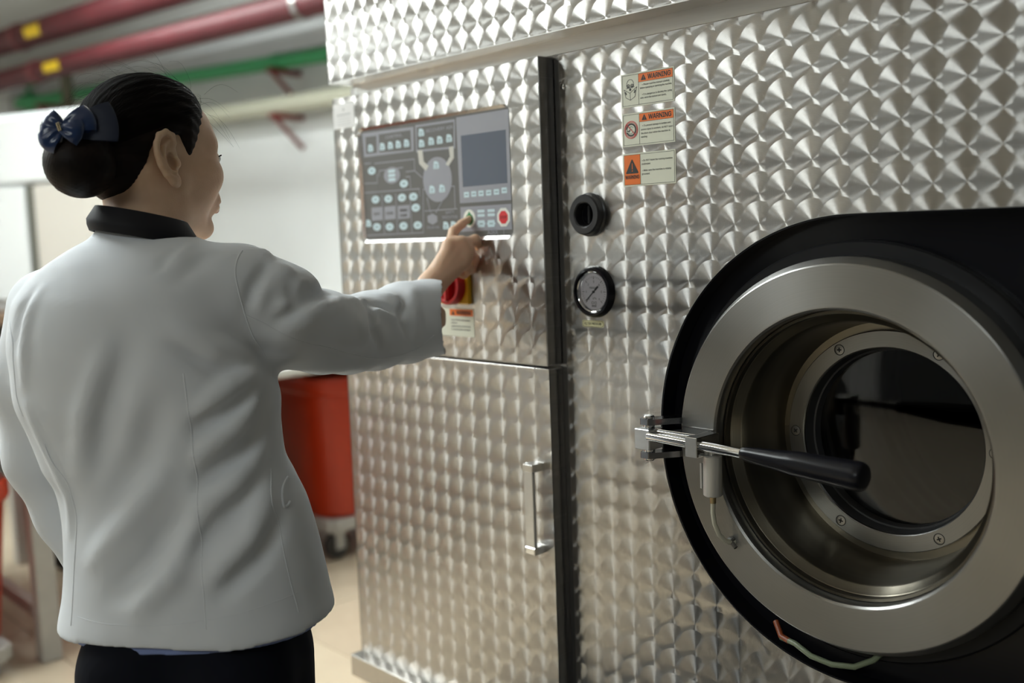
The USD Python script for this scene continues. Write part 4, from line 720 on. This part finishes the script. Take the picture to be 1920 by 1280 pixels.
# seams: raised stitched lines laid on the cloth
def press(pts, n=40, side=(0, -1, 0)):
    """a smooth line through pts (a, h given; b free), pressed on to the jacket from the camera side"""
    p = np.array(pts, float); s = np.r_[0, np.cumsum(np.linalg.norm(np.diff(p, axis=0), axis=1))]; q = PchipInterpolator(s, p, axis=0)(np.linspace(0, s[-1], n))
    lo, hi = np.full(n, 0.0), np.full(n, 0.0); out = q.copy()
    for k, (a, b, h) in enumerate(q):
        bb = np.arange(b - 0.09, b + 0.09, 0.002); F = jacket_f(np.stack([np.full(len(bb), a), bb, np.full(len(bb), h)], 1)); i = np.nonzero(F < 0)[0]
        if len(i): j = i[0]; out[k, 1] = bb[j - 1] + 0.002 * F[j - 1] / (F[j - 1] - F[j] + 1e-9) if j else bb[0]
    return out
SEAMS = SEAM_DATA
for pts, r in SEAMS:
    ln = press(pts)
    obj('seam', WM(tube(ln + [0, r * 0.45, 0], r * 0.8, 6)), cloth, jacket, smooth=60)
pk = press(POCKET, 24)
obj('pocket_welt', WM(tube(pk, 0.0022, 6)), cloth, jacket, smooth=60)
# collar
NC = np.array([-0.512, 1.440, 0.0]); g = np.arange(72) * 2 * np.pi / 72; dirv = np.array([0.85, 0.5])
prof = [(0.071, -0.004, 0), (0.0735, 0.004, 0), (0.0735, 0.012, 0), (0.063, -0.002, 1), (0.061, 0.001, 1), (0.0585, -0.002, 1), (0.066, -0.004, 0)]
V = []
for a in g:
    d = np.array([math.cos(a), math.sin(a) * 0.92])
    for r, dh, top_ in prof:
        o = d * r; V.append([NC[0] + o[0], NC[1] + o[1], (1.293 if top_ else 1.262) + dh - 0.24 * (o @ dirv)])
nP = len(prof); Fc = []
for i in range(72):
    for j in range(nP): a_, b_, c_, d_ = i * nP + j, i * nP + (j + 1) % nP, ((i + 1) % 72) * nP + (j + 1) % nP, ((i + 1) % 72) * nP + j; Fc += [(a_, b_, c_), (a_, c_, d_)]
cm = trimesh.Trimesh(V, Fc, process=False); cm.fix_normals()
obj('collar', WM(cm), plain('collar_black', (0.010, 0.010, 0.013), 0.6, specular_ior_level=0.2), person, smooth=35, label='black stand-up collar')
# trousers, shirt hem, shoes
navy = plain('trousers_navy', (0.004, 0.005, 0.010), 0.8, noise=0.2, scale=30, specular_ior_level=0.15)
def trousers_f(P):
    f = ell(P, (-0.463, 1.405, 0.70), (0.150, 0.112, 0.16))
    for s in (-1, 1):
        hip = (-0.463 + s * 0.075, 1.405, 0.66); knee = (-0.463 + s * 0.082, 1.418, 0.40); ank = (-0.463 + s * 0.082, 1.402, 0.07)
        f = smin(f, chain(P, [hip, knee, ank], [0.088, 0.070, 0.058]), 0.02)
        f = smin(f, ell(P, (-0.463 + s * 0.068, 1.335, 0.665), (0.078, 0.058, 0.085)), 0.03)
    f = np.maximum(f, 0.035 - P[:, 2]); f = np.maximum(f, P[:, 2] - 0.80)
    return f - 0.003 * (meshkit.fbm(P * 9, 3, 8) - 0.5)
obj('trousers', WM(surface(trousers_f, (-0.68, 1.22, 0.02), (-0.25, 1.60, 0.83), 0.007)), navy, person, smooth=True, label='dark navy trousers')
def shirt_f(P): 
    t = torso(np.c_[P[:, :2], np.maximum(P[:, 2], 0.705)]) + 0.012
    return np.maximum(np.maximum(t, -(t + 0.012)), np.maximum(0.7165 - P[:, 2], P[:, 2] - 0.76))
obj('shirt_hem', WM(surface(shirt_f, (-0.68, 1.24, 0.705), (-0.25, 1.57, 0.77), 0.004)), plain('shirt_blue', (0.20, 0.26, 0.50), 0.7), person, smooth=40, label='thin strip of blue shirt under the jacket hem')
for s in (-1, 1):
    fo = (-0.463 + s * 0.082, 1.40, 0.0)
    sh = surface(lambda P: np.maximum(smin(ell(P, (fo[0], fo[1] + 0.055, 0.03), (0.043, 0.125, 0.045)), ell(P, (fo[0], fo[1] - 0.02, 0.045), (0.037, 0.05, 0.055)), 0.02), 0.002 - P[:, 2]), (fo[0] - 0.07, fo[1] - 0.1, -0.01), (fo[0] + 0.07, fo[1] + 0.2, 0.12), 0.006)
    obj('shoe', WM(sh), black_gloss, person, smooth=True)
# ---------------------------------------------------------------- head
AZ = math.radians(43.0); PIT = math.radians(4.0)
F0, S_ = np.array([math.sin(AZ), math.cos(AZ), 0]), np.array([math.cos(AZ), -math.sin(AZ), 0])
F_ = F0 * math.cos(PIT) + np.array([0, 0, -math.sin(PIT)]); U_ = np.cross(S_, F_); HR = np.array([F_, S_, U_])
HC = np.array([-0.519, 1.499, 1.368])
def hl(P): return (P - HC) @ HR.T
def hw(*p): return HC + np.array(p, float) @ HR
def skull(q): return smin(ell(q, (0.002, 0, 0.038), (0.083, 0.073, 0.077)), ell(q, (-0.022, 0, 0.020), (0.060, 0.066, 0.066)), 0.03)
def head_f(P):
    q = hl(P); a = np.abs(q[:, 1]); m = np.stack([q[:, 0], a, q[:, 2]], 1)
    f = skull(q)
    f = smin(f, ell(m, (0.034, 0.0, 0.043), (0.059, 0.066, 0.055)), 0.02)                                          # forehead
    f = smin(f, ell(m, (0.040, 0.0, -0.020), (0.062, 0.063, 0.075)), 0.03)                                        # face block
    f = smin(f, seg(m, (0.010, 0.052, -0.030), (0.016, 0.046, -0.066), 0.018, 0.016), 0.025)                       # jaw angle
    f = smin(f, seg(m, (0.016, 0.044, -0.066), (0.078, 0.010, -0.090), 0.017, 0.014), 0.022)                       # jaw line
    f = smin(f, ell(m, (0.086, 0.0, -0.088), (0.016, 0.018, 0.015)), 0.016)                                         # chin
    f = smin(f, ell(m, (0.066, 0.042, -0.014), (0.027, 0.023, 0.024)), 0.022)                                       # cheek bone
    f = smin(f, ell(m, (0.052, 0.040, -0.042), (0.022, 0.014, 0.022)), 0.020)                                       # cheek
    f = smin(f, seg(m, (0.084, 0.012, 0.036), (0.070, 0.046, 0.032), 0.012, 0.010), 0.018)                          # brow
    f = smin(f, seg(m, (0.091, 0.0, 0.022), (0.103, 0.0, -0.018), 0.007, 0.0095), 0.010)                             # nose
    f = smin(f, ell(m, (0.096, 0.011, -0.022), (0.009, 0.006, 0.007)), 0.007)
    f = -smin(-f, ell(m, (0.100, 0.032, 0.016), (0.014, 0.015, 0.010)), 0.010)                                      # eye sockets
    f = smin(f, ell(m, (0.083, 0.032, 0.014), (0.0125, 0.0135, 0.0115)), 0.004)                                     # lids
    f = smin(f, ell(m, (0.096, 0.0, -0.048), (0.016, 0.027, 0.020)), 0.014)                                         # mouth mound
    f = smin(f, seg(m, (0.111, 0.0, -0.046), (0.100, 0.024, -0.050), 0.0052, 0.003), 0.004)
    f = smin(f, seg(m, (0.109, 0.0, -0.059), (0.099, 0.022, -0.056), 0.0060, 0.003), 0.004)
    f = -smin(-f, seg(m, (0.118, 0.0, -0.0525), (0.100, 0.027, -0.0530), 0.0014), 0.003)
    n0, n1 = hw(-0.012, 0.0, -0.045), np.array([-0.510, 1.440, 1.225])
    f = smin(f, seg(P, n0, n1, 0.050, 0.056), 0.03)                                                                # neck
    f = smin(f, seg(P, hw(-0.03, 0.052, -0.02), (-0.485, 1.475, 1.24), 0.013, 0.016), 0.025)                        # neck muscle
    return np.maximum(f, 1.20 - P[:, 2])
ET = math.radians(17.0); EO = math.radians(4.0)
eu = math.cos(ET) * np.array([0, 0, 1.0]) + math.sin(ET) * np.array([-1.0, 0, 0]); ef0 = np.cross(eu, [0, -1.0, 0]); ef0 = ef0 if ef0[0] > 0 else -ef0
es0 = np.array([0, 1.0, 0]); ef = math.cos(EO) * ef0 - math.sin(EO) * es0; es = math.cos(EO) * es0 + math.sin(EO) * ef0
EC = np.array([-0.009, 0.075, 0.000])
def ear_f(P, side=1):
    q = (hl(P) * [1, side, 1] - EC) / 1.13; e = np.stack([q @ ef, q @ eu, q @ es], 1)
    th = np.linspace(-0.5, 4.5, 22)
    helix = [(0.014 * math.cos(t) * (1.0 if math.sin(t) > 0 else 0.9) - 0.003, 0.010 + 0.0225 * math.sin(t), 0.006 - 0.002 * math.cos(t)) for t in th[:16]]
    helix = [(0.006, 0.012, -0.002), (0.012, 0.018, 0.003), (0.011, 0.027, 0.006), (0.003, 0.033, 0.007), (-0.008, 0.031, 0.008), (-0.0145, 0.022, 0.008), (-0.0165, 0.010, 0.007), (-0.015, -0.004, 0.006), (-0.010, -0.017, 0.005), (-0.003, -0.026, 0.004)]
    f = chain(e, helix, [0.0035, 0.0034, 0.0034, 0.0035, 0.0036, 0.0036, 0.0036, 0.0037, 0.0042, 0.0052], 0.002)
    plate_ = ell(e, (-0.002, 0.006, 0.0010), (0.0155, 0.0295, 0.0046)); f = smin(f, plate_, 0.004)
    f = smin(f, ell(e, (0.001, -0.027, 0.002), (0.0075, 0.009, 0.0042)), 0.005)
    anti = [(0.004, 0.022, 0.004), (-0.006, 0.017, 0.0065), (-0.010, 0.004, 0.0065), (-0.007, -0.010, 0.006), (0.002, -0.016, 0.0055)]
    f = smin(f, chain(e, anti, [0.0022, 0.0028, 0.0030, 0.0028, 0.003], 0.002), 0.003)
    f = -smin(-f, ell(e, (0.001, -0.003, 0.0065), (0.0072, 0.0115, 0.0085)), 0.0025)
    f = smin(f, ell(e, (0.0095, -0.006, 0.004), (0.0035, 0.0062, 0.004)), 0.003)
    f = -smin(-f, ell(e, (0.005, -0.005, 0.000), (0.0036, 0.0058, 0.012)), 0.0015)
    f = smin(f, ell(e, (0.010, 0.0, -0.006), (0.008, 0.022, 0.006)), 0.004)
    return f * 1.13
def ear_box(side):
    c = hw(EC[0], EC[1] * side, EC[2]); return c - 0.05, c + 0.05
# ---------------------------------------------------------------- hand
TIP = np.array([-0.0703, 1.8835, 1.2784])
HJ = {k: np.array(v) for k, v in HAND_DATA.items()}
def finger(P, names_, rs): return chain(P, [HJ[n] for n in names_], rs, 0.004)
def hand_f(P):
    pal = [('wrist', 'm_index', 0.0185, 0.0120), ('wrist', 'm_mid', 0.0185, 0.0120), ('wrist', 'm_ring', 0.018, 0.0115), ('wrist', 'm_little', 0.017, 0.0105), ('m_index', 'm_mid', 0.0120, 0.0120), ('m_mid', 'm_ring', 0.012, 0.0115), ('m_ring', 'm_little', 0.0115, 0.0105)]
    f = None
    for a, b, ra, rb in pal:
        g_ = seg(P, HJ[a], HJ[b], ra, rb); f = g_ if f is None else smin(f, g_, 0.012)
    f = smin(f, chain(P, [HJ['elbow'], HJ['fore'], HJ['wrist']], [0.034, 0.026, 0.0200], 0.01), 0.012)
    f = smin(f, seg(P, HJ['wrist'], HJ['thumb0'], 0.016, 0.0135), 0.012)
    f = smin(f, seg(P, HJ['m_little'], HJ['wrist'], 0.0105, 0.017), 0.012)
    for ns, rs in ((('m_index', 'index1', 'index2', 'index3'), (0.0108, 0.0088, 0.0076, 0.0064)), (('m_mid', 'mid1', 'mid2', 'mid3'), (0.0108, 0.0092, 0.0082, 0.0070)), (('m_ring', 'ring1', 'ring2', 'ring3'), (0.0104, 0.0086, 0.0078, 0.0066)),
                   (('m_little', 'little1', 'little2', 'little3'), (0.0092, 0.0076, 0.0068, 0.0058)), (('thumb0', 'thumb1', 'thumb2'), (0.0125, 0.0100, 0.0080))):
        f = smin(f, finger(P, ns, rs), 0.0045)
    for ns in (('m_index', 'wrist'), ('m_mid', 'wrist'), ('m_ring', 'wrist')):      # tendons on the back of the hand
        a, b = HJ[ns[0]], HJ[ns[1]]; o = HJ['back']; f = smin(f, seg(P, a + o * 0.0085, a * 0.35 + b * 0.65 + o * 0.013, 0.0032, 0.0024), 0.006)
    return f
LH = np.array(LA[-1])
def hand_left_f(P):
    f = chain(P, [LH + [0, 0, 0.06], LH + [0.004, 0.004, -0.02], LH + [0.012, 0.008, -0.06]], [0.03, 0.022, 0.022], 0.01)
    for k in range(4): f = smin(f, chain(P, [LH + [0.004 + 0.002 * k, -0.012 + 0.011 * k, -0.075], LH + [0.012, -0.014 + 0.012 * k, -0.11], LH + [0.026, -0.012 + 0.011 * k, -0.132 + 0.004 * abs(k - 1)]], [0.0105, 0.0085, 0.0068], 0.004), 0.005)
    return smin(f, chain(P, [LH + [0.01, 0.022, -0.05], LH + [0.02, 0.036, -0.08], LH + [0.028, 0.036, -0.10]], [0.012, 0.0095, 0.008], 0.004), 0.008)
def core_f(P):
    f = chain(P, [(-0.505, 1.44, 1.24), (-0.51, 1.425, 1.12), (-0.49, 1.415, 0.95), (-0.463, 1.41, 0.78)], [0.05, 0.085, 0.08, 0.09], 0.03)
    for A in (RA[:-1], LA): f = smin(f, chain(P, A, [0.030] * len(A), 0.02), 0.02)
    return f
skin = material('skin', {'g': ('geometry', {}), 'n': ('noise_texture', {'scale': 45.0, 'detail': 4.0}), 'r': ('rgb_ramp', {'ramp': [(0.3, (0.60, 0.40, 0.27)), (0.7, (0.66, 0.45, 0.315))]}), 'n2': ('noise_texture', {'scale': 900.0, 'detail': 2.0}), 'b': ('bump', {'strength': 0.4, 'distance': 0.0005}),
    'p': ('principled_bsdf', {'roughness': 0.48, 'subsurface_weight': 0.12, 'subsurface_scale': 0.006, 'subsurface_radius': (1.0, 0.35, 0.2), 'specular_ior_level': 0.35})}, [('g.position', 'n.vector'), ('n.fac', 'r.fac'), ('r.color', 'p.base_color'), ('g.position', 'n2.vector'), ('n2.fac', 'b.height'), ('b.normal', 'p.normal')])
hm = surface(head_f, (-0.66, 1.36, 1.195), (-0.37, 1.64, 1.51), 0.0026)
er = surface(lambda P: ear_f(P, 1), *ear_box(1), 0.0011); el_ = surface(lambda P: ear_f(P, -1), *ear_box(-1), 0.0016)
hn = surface(hand_f, HJ['wrist'] - [0.09, 0.13, 0.07], HJ['wrist'] + [0.10, 0.17, 0.16], 0.0018)
hn2 = surface(hand_left_f, LH - [0.06, 0.06, 0.16], LH + [0.08, 0.08, 0.10], 0.003)
co = surface(core_f, (-0.80, 1.24, 0.65), (-0.05, 1.90, 1.32), 0.012)
body = obj('body', WM(cat([hm, er, el_, hn, hn2, co])), skin, person, smooth=True)
lip_m = plain('lips', (0.36, 0.13, 0.11), 0.4)
lm = surface(lambda P: (lambda m: np.minimum(seg(m, (0.1115, 0.0, -0.046), (0.1010, 0.022, -0.0498), 0.0053, 0.0032), seg(m, (0.1095, 0.0, -0.0590), (0.1000, 0.020, -0.0562), 0.0061, 0.0032)))(np.stack([hl(P)[:, 0], np.abs(hl(P)[:, 1]), hl(P)[:, 2]], 1)), hw(0.105, 0, -0.052) - 0.032, hw(0.105, 0, -0.052) + 0.032, 0.0014)
obj('lips', WM(lm), lip_m, person, smooth=True)
for s in (1, -1):
    e_ = surface(lambda P: ell(hl(P), (0.0865, 0.032 * s, 0.014), (0.0115, 0.0115, 0.0085)), hw(0.0865, 0.032 * s, 0.014) - 0.02, hw(0.0865, 0.032 * s, 0.014) + 0.02, 0.0016)
    eye = obj('eye', WM(e_), plain('eye_white', (0.6, 0.58, 0.55), 0.15), person, smooth=True)
    obj('iris', WM(surface(lambda P: ell(hl(P), (0.0945, 0.032 * s, 0.0135), (0.004, 0.0052, 0.0052)), hw(0.0945, 0.032 * s, 0.0135) - 0.01, hw(0.0945, 0.032 * s, 0.0135) + 0.01, 0.0012)), plain('iris_brown', (0.03, 0.015, 0.008), 0.1), eye, smooth=True)
# ---------------------------------------------------------------- hair
SKIN_POLY = np.array([(0.080, 0.092), (0.25, 0.12), (0.25, -0.3), (-0.25, -0.3), (-0.25, -0.085), (-0.075, -0.078), (-0.055, -0.052), (-0.040, -0.022), (-0.034, 0.010), (-0.024, 0.032), (0.008, 0.036), (0.018, 0.016), (0.027, 0.004), (0.034, 0.016), (0.046, 0.044), (0.064, 0.072)])
def poly_sd(q, V):
    d = np.full(len(q), 9.0); s = np.ones(len(q)); n = len(V)
    for i in range(n):
        a, b = V[i], V[i - 1]; e = b - a; w = q - a; t = np.clip((w @ e) / (e @ e), 0, 1); d = np.minimum(d, np.linalg.norm(w - t[:, None] * e, axis=1))
        c1, c2, c3 = q[:, 1] >= a[1], q[:, 1] < b[1], e[0] * w[:, 1] > e[1] * w[:, 0]; k = (c1 & c2 & c3) | (~c1 & ~c2 & ~c3); s[k] *= -1
    return s * d
BUN = np.array([-0.573, 1.395, 1.364])
def hair_f(P):
    q = hl(P); sk = -poly_sd(q[:, [0, 2]] + 0.0018 * (meshkit.noise(q * 60, 5)[:, None] - 0.5), SKIN_POLY)
    f = skull(q) - 0.0035 - 0.0095 * np.clip(-sk / 0.035, 0, 1) ** 0.7
    f = smin(f, ell(q, (-0.035, 0, -0.014), (0.045, 0.052, 0.050)), 0.03)                    # gathered mass running to the bun
    f = smin(f, seg(P, hw(-0.045, 0, 0.015), BUN, 0.045, 0.034), 0.025)
    rid = 0.0008 * np.sin(np.arctan2(q[:, 1], q[:, 2] + 0.02) * 55 + 3 * meshkit.noise(q * 22, 2)) * np.clip((q[:, 0] + 0.12) / 0.1, 0, 1)
    f = f - rid
    f = -smin(-f, -sk, 0.004)
    return f
hair_m = material('hair_black', {'g': ('geometry', {}), 'n': ('noise_texture', {'scale': 30.0, 'detail': 4.0}), 'r': ('rgb_ramp', {'ramp': [(0.35, (0.006, 0.0045, 0.004)), (0.75, (0.016, 0.010, 0.008))]}), 'p': ('principled_bsdf', {'roughness': 0.5, 'specular_ior_level': 0.12})}, [('g.position', 'n.vector'), ('n.fac', 'r.fac'), ('r.color', 'p.base_color')])
hair = obj('hair', WM(surface(hair_f, (-0.69, 1.33, 1.26), (-0.38, 1.64, 1.53), 0.0026)), hair_m, person, smooth=True, label='black hair drawn back into a bun')
def bun_f(P):
    q = P - BUN; f = ell(P, BUN, (0.0475, 0.048, 0.047)); ang = np.arctan2(q[:, 2], q[:, 0])
    return f - 0.0006 * np.sin(q[:, 0] * 900 + q[:, 2] * 300) * np.sin(q[:, 2] * 900 - q[:, 0] * 300)
obj('bun', WM(surface(bun_f, BUN - 0.06, BUN + 0.06, 0.0024)), hair_m, hair, smooth=True, label='round hair bun in a fine net')
def curves(name, lines, width, mat, parent, label=None):
    c = UsdGeom.BasisCurves.Define(stage, numbered(path_of(parent) + '/' + name))
    pts = np.vstack([world(l) - base_of(parent) for l in lines])
    c.CreateTypeAttr('cubic'); c.CreateBasisAttr('catmullRom'); c.CreateWrapAttr('pinned')
    c.CreatePointsAttr(Vt.Vec3fArray.FromNumpy(pts.astype(np.float32))); c.CreateCurveVertexCountsAttr(Vt.IntArray.FromNumpy(np.array([len(l) for l in lines], np.int32)))
    w = np.concatenate([np.linspace(width, width * 0.5, len(l)) for l in lines]); c.CreateWidthsAttr(Vt.FloatArray.FromNumpy(w.astype(np.float32))); c.SetWidthsInterpolation('vertex')
    UsdShade.MaterialBindingAPI.Apply(c.GetPrim()).Bind(mat); return tag(c.GetPrim(), label, None, None, 'stuff')
rg = np.random.default_rng(11)
strand_m = plain('hair_strand', (0.006, 0.0042, 0.0036), 0.6, specular_ior_level=0.1)
bl = hl(BUN[None])[0]; bd = (bl - [0, 0, 0.03]); bd /= np.linalg.norm(bd)
lines = []
def scalp_r(d):
    lo, hi = np.zeros(len(d)), np.full(len(d), 0.2)
    for _ in range(18):
        mid = (lo + hi) / 2; P = HC + (d * mid[:, None] + [0, 0, 0.03]) @ HR; s = hair_f(P) < 0; lo = np.where(s, mid, lo); hi = np.where(s, hi, mid)
    return lo
starts = rg.normal(size=(5200, 3)); starts /= np.linalg.norm(starts, axis=1, keepdims=True)
sp = starts * 0.09 + [0, 0, 0.03]
ok = (poly_sd(sp[:, [0, 2]], SKIN_POLY) > 0.001) & ((starts @ bd) < 0.75) & (sp[:, 2] > -0.07); starts = starts[ok]
tt = np.linspace(0, 1, 12)
ang = np.arccos(np.clip(starts @ bd, -1, 1)); run = np.clip(rg.uniform(0.35, 0.9, len(starts)), 0, 1)
D = np.stack([(np.sin((1 - t * run) * ang) / np.sin(ang))[:, None] * starts + (np.sin(t * run * ang) / np.sin(ang))[:, None] * bd for t in tt], 1)
Rr = scalp_r(D.reshape(-1, 3)).reshape(D.shape[:2]) + rg.uniform(0.0, 0.0011, (len(starts), 1)) * np.sin(np.pi * tt)[None] + 0.0001
good = Rr.min(1) > 0.05
PL = HC + (D * Rr[..., None] + [0, 0, 0.03]) @ HR
curves('hair_strands', [PL[i] for i in np.nonzero(good)[0]], 0.00042, strand_m, hair)
fly = []
for k in range(130):
    i = rg.integers(len(starts)); 
    if not good[i] or starts[i][2] < 0.25: continue
    p = PL[i][:9].copy(); lift = rg.uniform(0.006, 0.026); side = rg.normal(size=3) * 0.008
    w = np.linspace(0, 1, len(p)) ** 1.6; out = (D[i][:9] @ HR); p = p + out * (lift * np.sin(w * 2.2))[:, None] + side * w[:, None]; fly.append(p)
for k in range(22):      # wisps at the forehead and the nape
    if k < 7: p0 = hw(0.066 + rg.uniform(-0.02, 0.012), 0.035 + rg.uniform(-0.015, 0.015), 0.085 + rg.uniform(-0.02, 0.02)); v = np.array([0.050, 0.01, rg.uniform(-0.06, 0.01)]) @ HR; c_ = np.array([0, 0, rg.uniform(0.0, 0.015)])
    else: p0 = hw(-0.055 + rg.uniform(-0.02, 0.02), 0.02 + rg.uniform(-0.02, 0.03), -0.070); v = np.array([rg.uniform(-0.03, 0.01), 0.01, -0.030]) @ HR; c_ = rg.normal(size=3) * 0.004
    fly.append(np.array([p0 + v * t + c_ * math.sin(math.pi * t) for t in np.linspace(0, 1, 8)]))
for k in range(16):      # fine hair at the temple, in front of and behind the ear
    p0 = hw(0.03 + rg.uniform(-0.01, 0.01), 0.0665, 0.012 + rg.uniform(-0.006, 0.006)); v = np.array([rg.uniform(-0.006, 0.004), -0.001, -rg.uniform(0.012, 0.03)]) @ HR
    fly.append(np.array([p0 + v * t for t in np.linspace(0, 1, 6)]))
curves('loose_hair', fly, 0.00028, strand_m, hair)
brow = []
for s in (1, -1):
    for k in range(60):
        t = k / 59; p0 = np.array([0.097 - 0.026 * t ** 1.6, s * (0.014 + 0.036 * t), 0.0335 + 0.006 * math.sin(2.4 * t)]); v = np.array([-0.002, s * 0.006, 0.0015 - 0.002 * t])
        brow.append(np.array([hw(*(p0 + v * q + [0.001 * math.sin(q * 3), 0, rg.normal() * 0.0008])) for q in np.linspace(0, 1, 4)]))
    for k in range(26):
        t = k / 25; p0 = np.array([0.0975 - 0.010 * t, s * (0.022 + 0.022 * t), 0.0155 + 0.003 * math.sin(3 * t)]); v = np.array([0.007 - 0.002 * t, s * 0.003 * t, -0.0005])
        brow.append(np.array([hw(*(p0 + v * q + [0, 0, 0.0025 * q * q])) for q in np.linspace(0, 1, 4)]))
curves('brows_and_lashes', brow, 0.0006, strand_m, person)
# bow
satin = plain('satin_navy', (0.007, 0.026, 0.095), 0.26, sheen_weight=0.1, anisotropic=0.5, coat_weight=0.1)
net_m = plain('bow_net', (0.006, 0.012, 0.035), 0.5)
bow = part_x('hair_bow', person, 'navy satin hair bow with a small rhinestone clasp')
BC, E1, E2, E3 = np.array(BOW_DATA['c']), *[np.array(BOW_DATA[k]) for k in ('e1', 'e2', 'e3')]
def ribbon_loop(ang, Ln, W, D, lift, puff=0.0, n=40, mm=14, taper=0.3):
    c, s = math.cos(ang), math.sin(ang); ax, ay = E1 * c + E2 * s, -E1 * s + E2 * c; V, Fq = [], []
    for i in range(n):
        t = i / (n - 1); x = Ln * (0.5 - 0.5 * math.cos(2 * math.pi * t)); z = D * math.sin(2 * math.pi * t) * (0.25 + 0.75 * x / Ln)
        for j in range(mm):
            v = j / (mm - 1) * 2 - 1; wv = W * (taper + (1 - taper) * (x / Ln) ** 0.7); ruf = 0.0016 * math.cos(v * 7 + 2 * ang) * (1 - x / Ln) + puff * (1 - v * v)
            V.append(BC + ax * (x - 0.006 * v * v * (x / Ln)) + ay * (v * wv) + E3 * (z + lift + ruf - 0.16 * (x / Ln) ** 2 * Ln))
    for i in range(n - 1):
        for j in range(mm - 1): a = i * mm + j; Fq += [(a, a + 1, a + mm + 1), (a, a + mm + 1, a + mm)]
    return trimesh.Trimesh(V, Fq, process=False)
for ang, Ln, W, D, lift, pf, mt in ((-0.12, 0.066, 0.028, 0.004, -0.006, 0, net_m), (math.pi + 0.0, 0.036, 0.022, 0.005, -0.003, 0, net_m), (0.10, 0.043, 0.019, 0.008, 0.002, 0.002, satin), (math.pi - 0.75, 0.030, 0.020, 0.009, 0.004, 0.002, satin), (-0.62, 0.030, 0.017, 0.008, 0.009, 0.003, satin), (math.pi + 0.35, 0.036, 0.017, 0.008, 0.006, 0.002, satin)):
    obj('ribbon_loop', WM(ribbon_loop(ang, Ln, W, D, lift, pf)), mt, bow, smooth=True)
tl = [BC + E1 * x + E2 * y + E3 * z for x, y, z in ((-0.028, -0.014, -0.006), (-0.036, -0.020, -0.012), (-0.042, -0.022, -0.018))]
obj('ribbon_tail', WM(tube(tl, [0.003, 0.0042, 0.003], 12)), satin, bow, smooth=60)
obj('ribbon_knot', WM(surface(lambda P: ell(P, BC + E3 * 0.010, (0.0042, 0.0085, 0.004), np.array([E1, E2, E3])), BC - 0.025, BC + 0.025, 0.0014)), satin, bow, smooth=True)
stones = []
for i in range(2):
    for j in range(5):
        s_ = trimesh.creation.icosphere(1, 0.00125); s_.apply_translation(BC + E3 * 0.0145 + E1 * (i - 0.5) * 0.0024 + E2 * (j - 2) * 0.0024); stones.append(s_)
obj('rhinestone_clasp', WM(cat(stones)), plain('rhinestone', (0.75, 0.68, 0.5), 0.08, 1.0), bow, smooth=False)
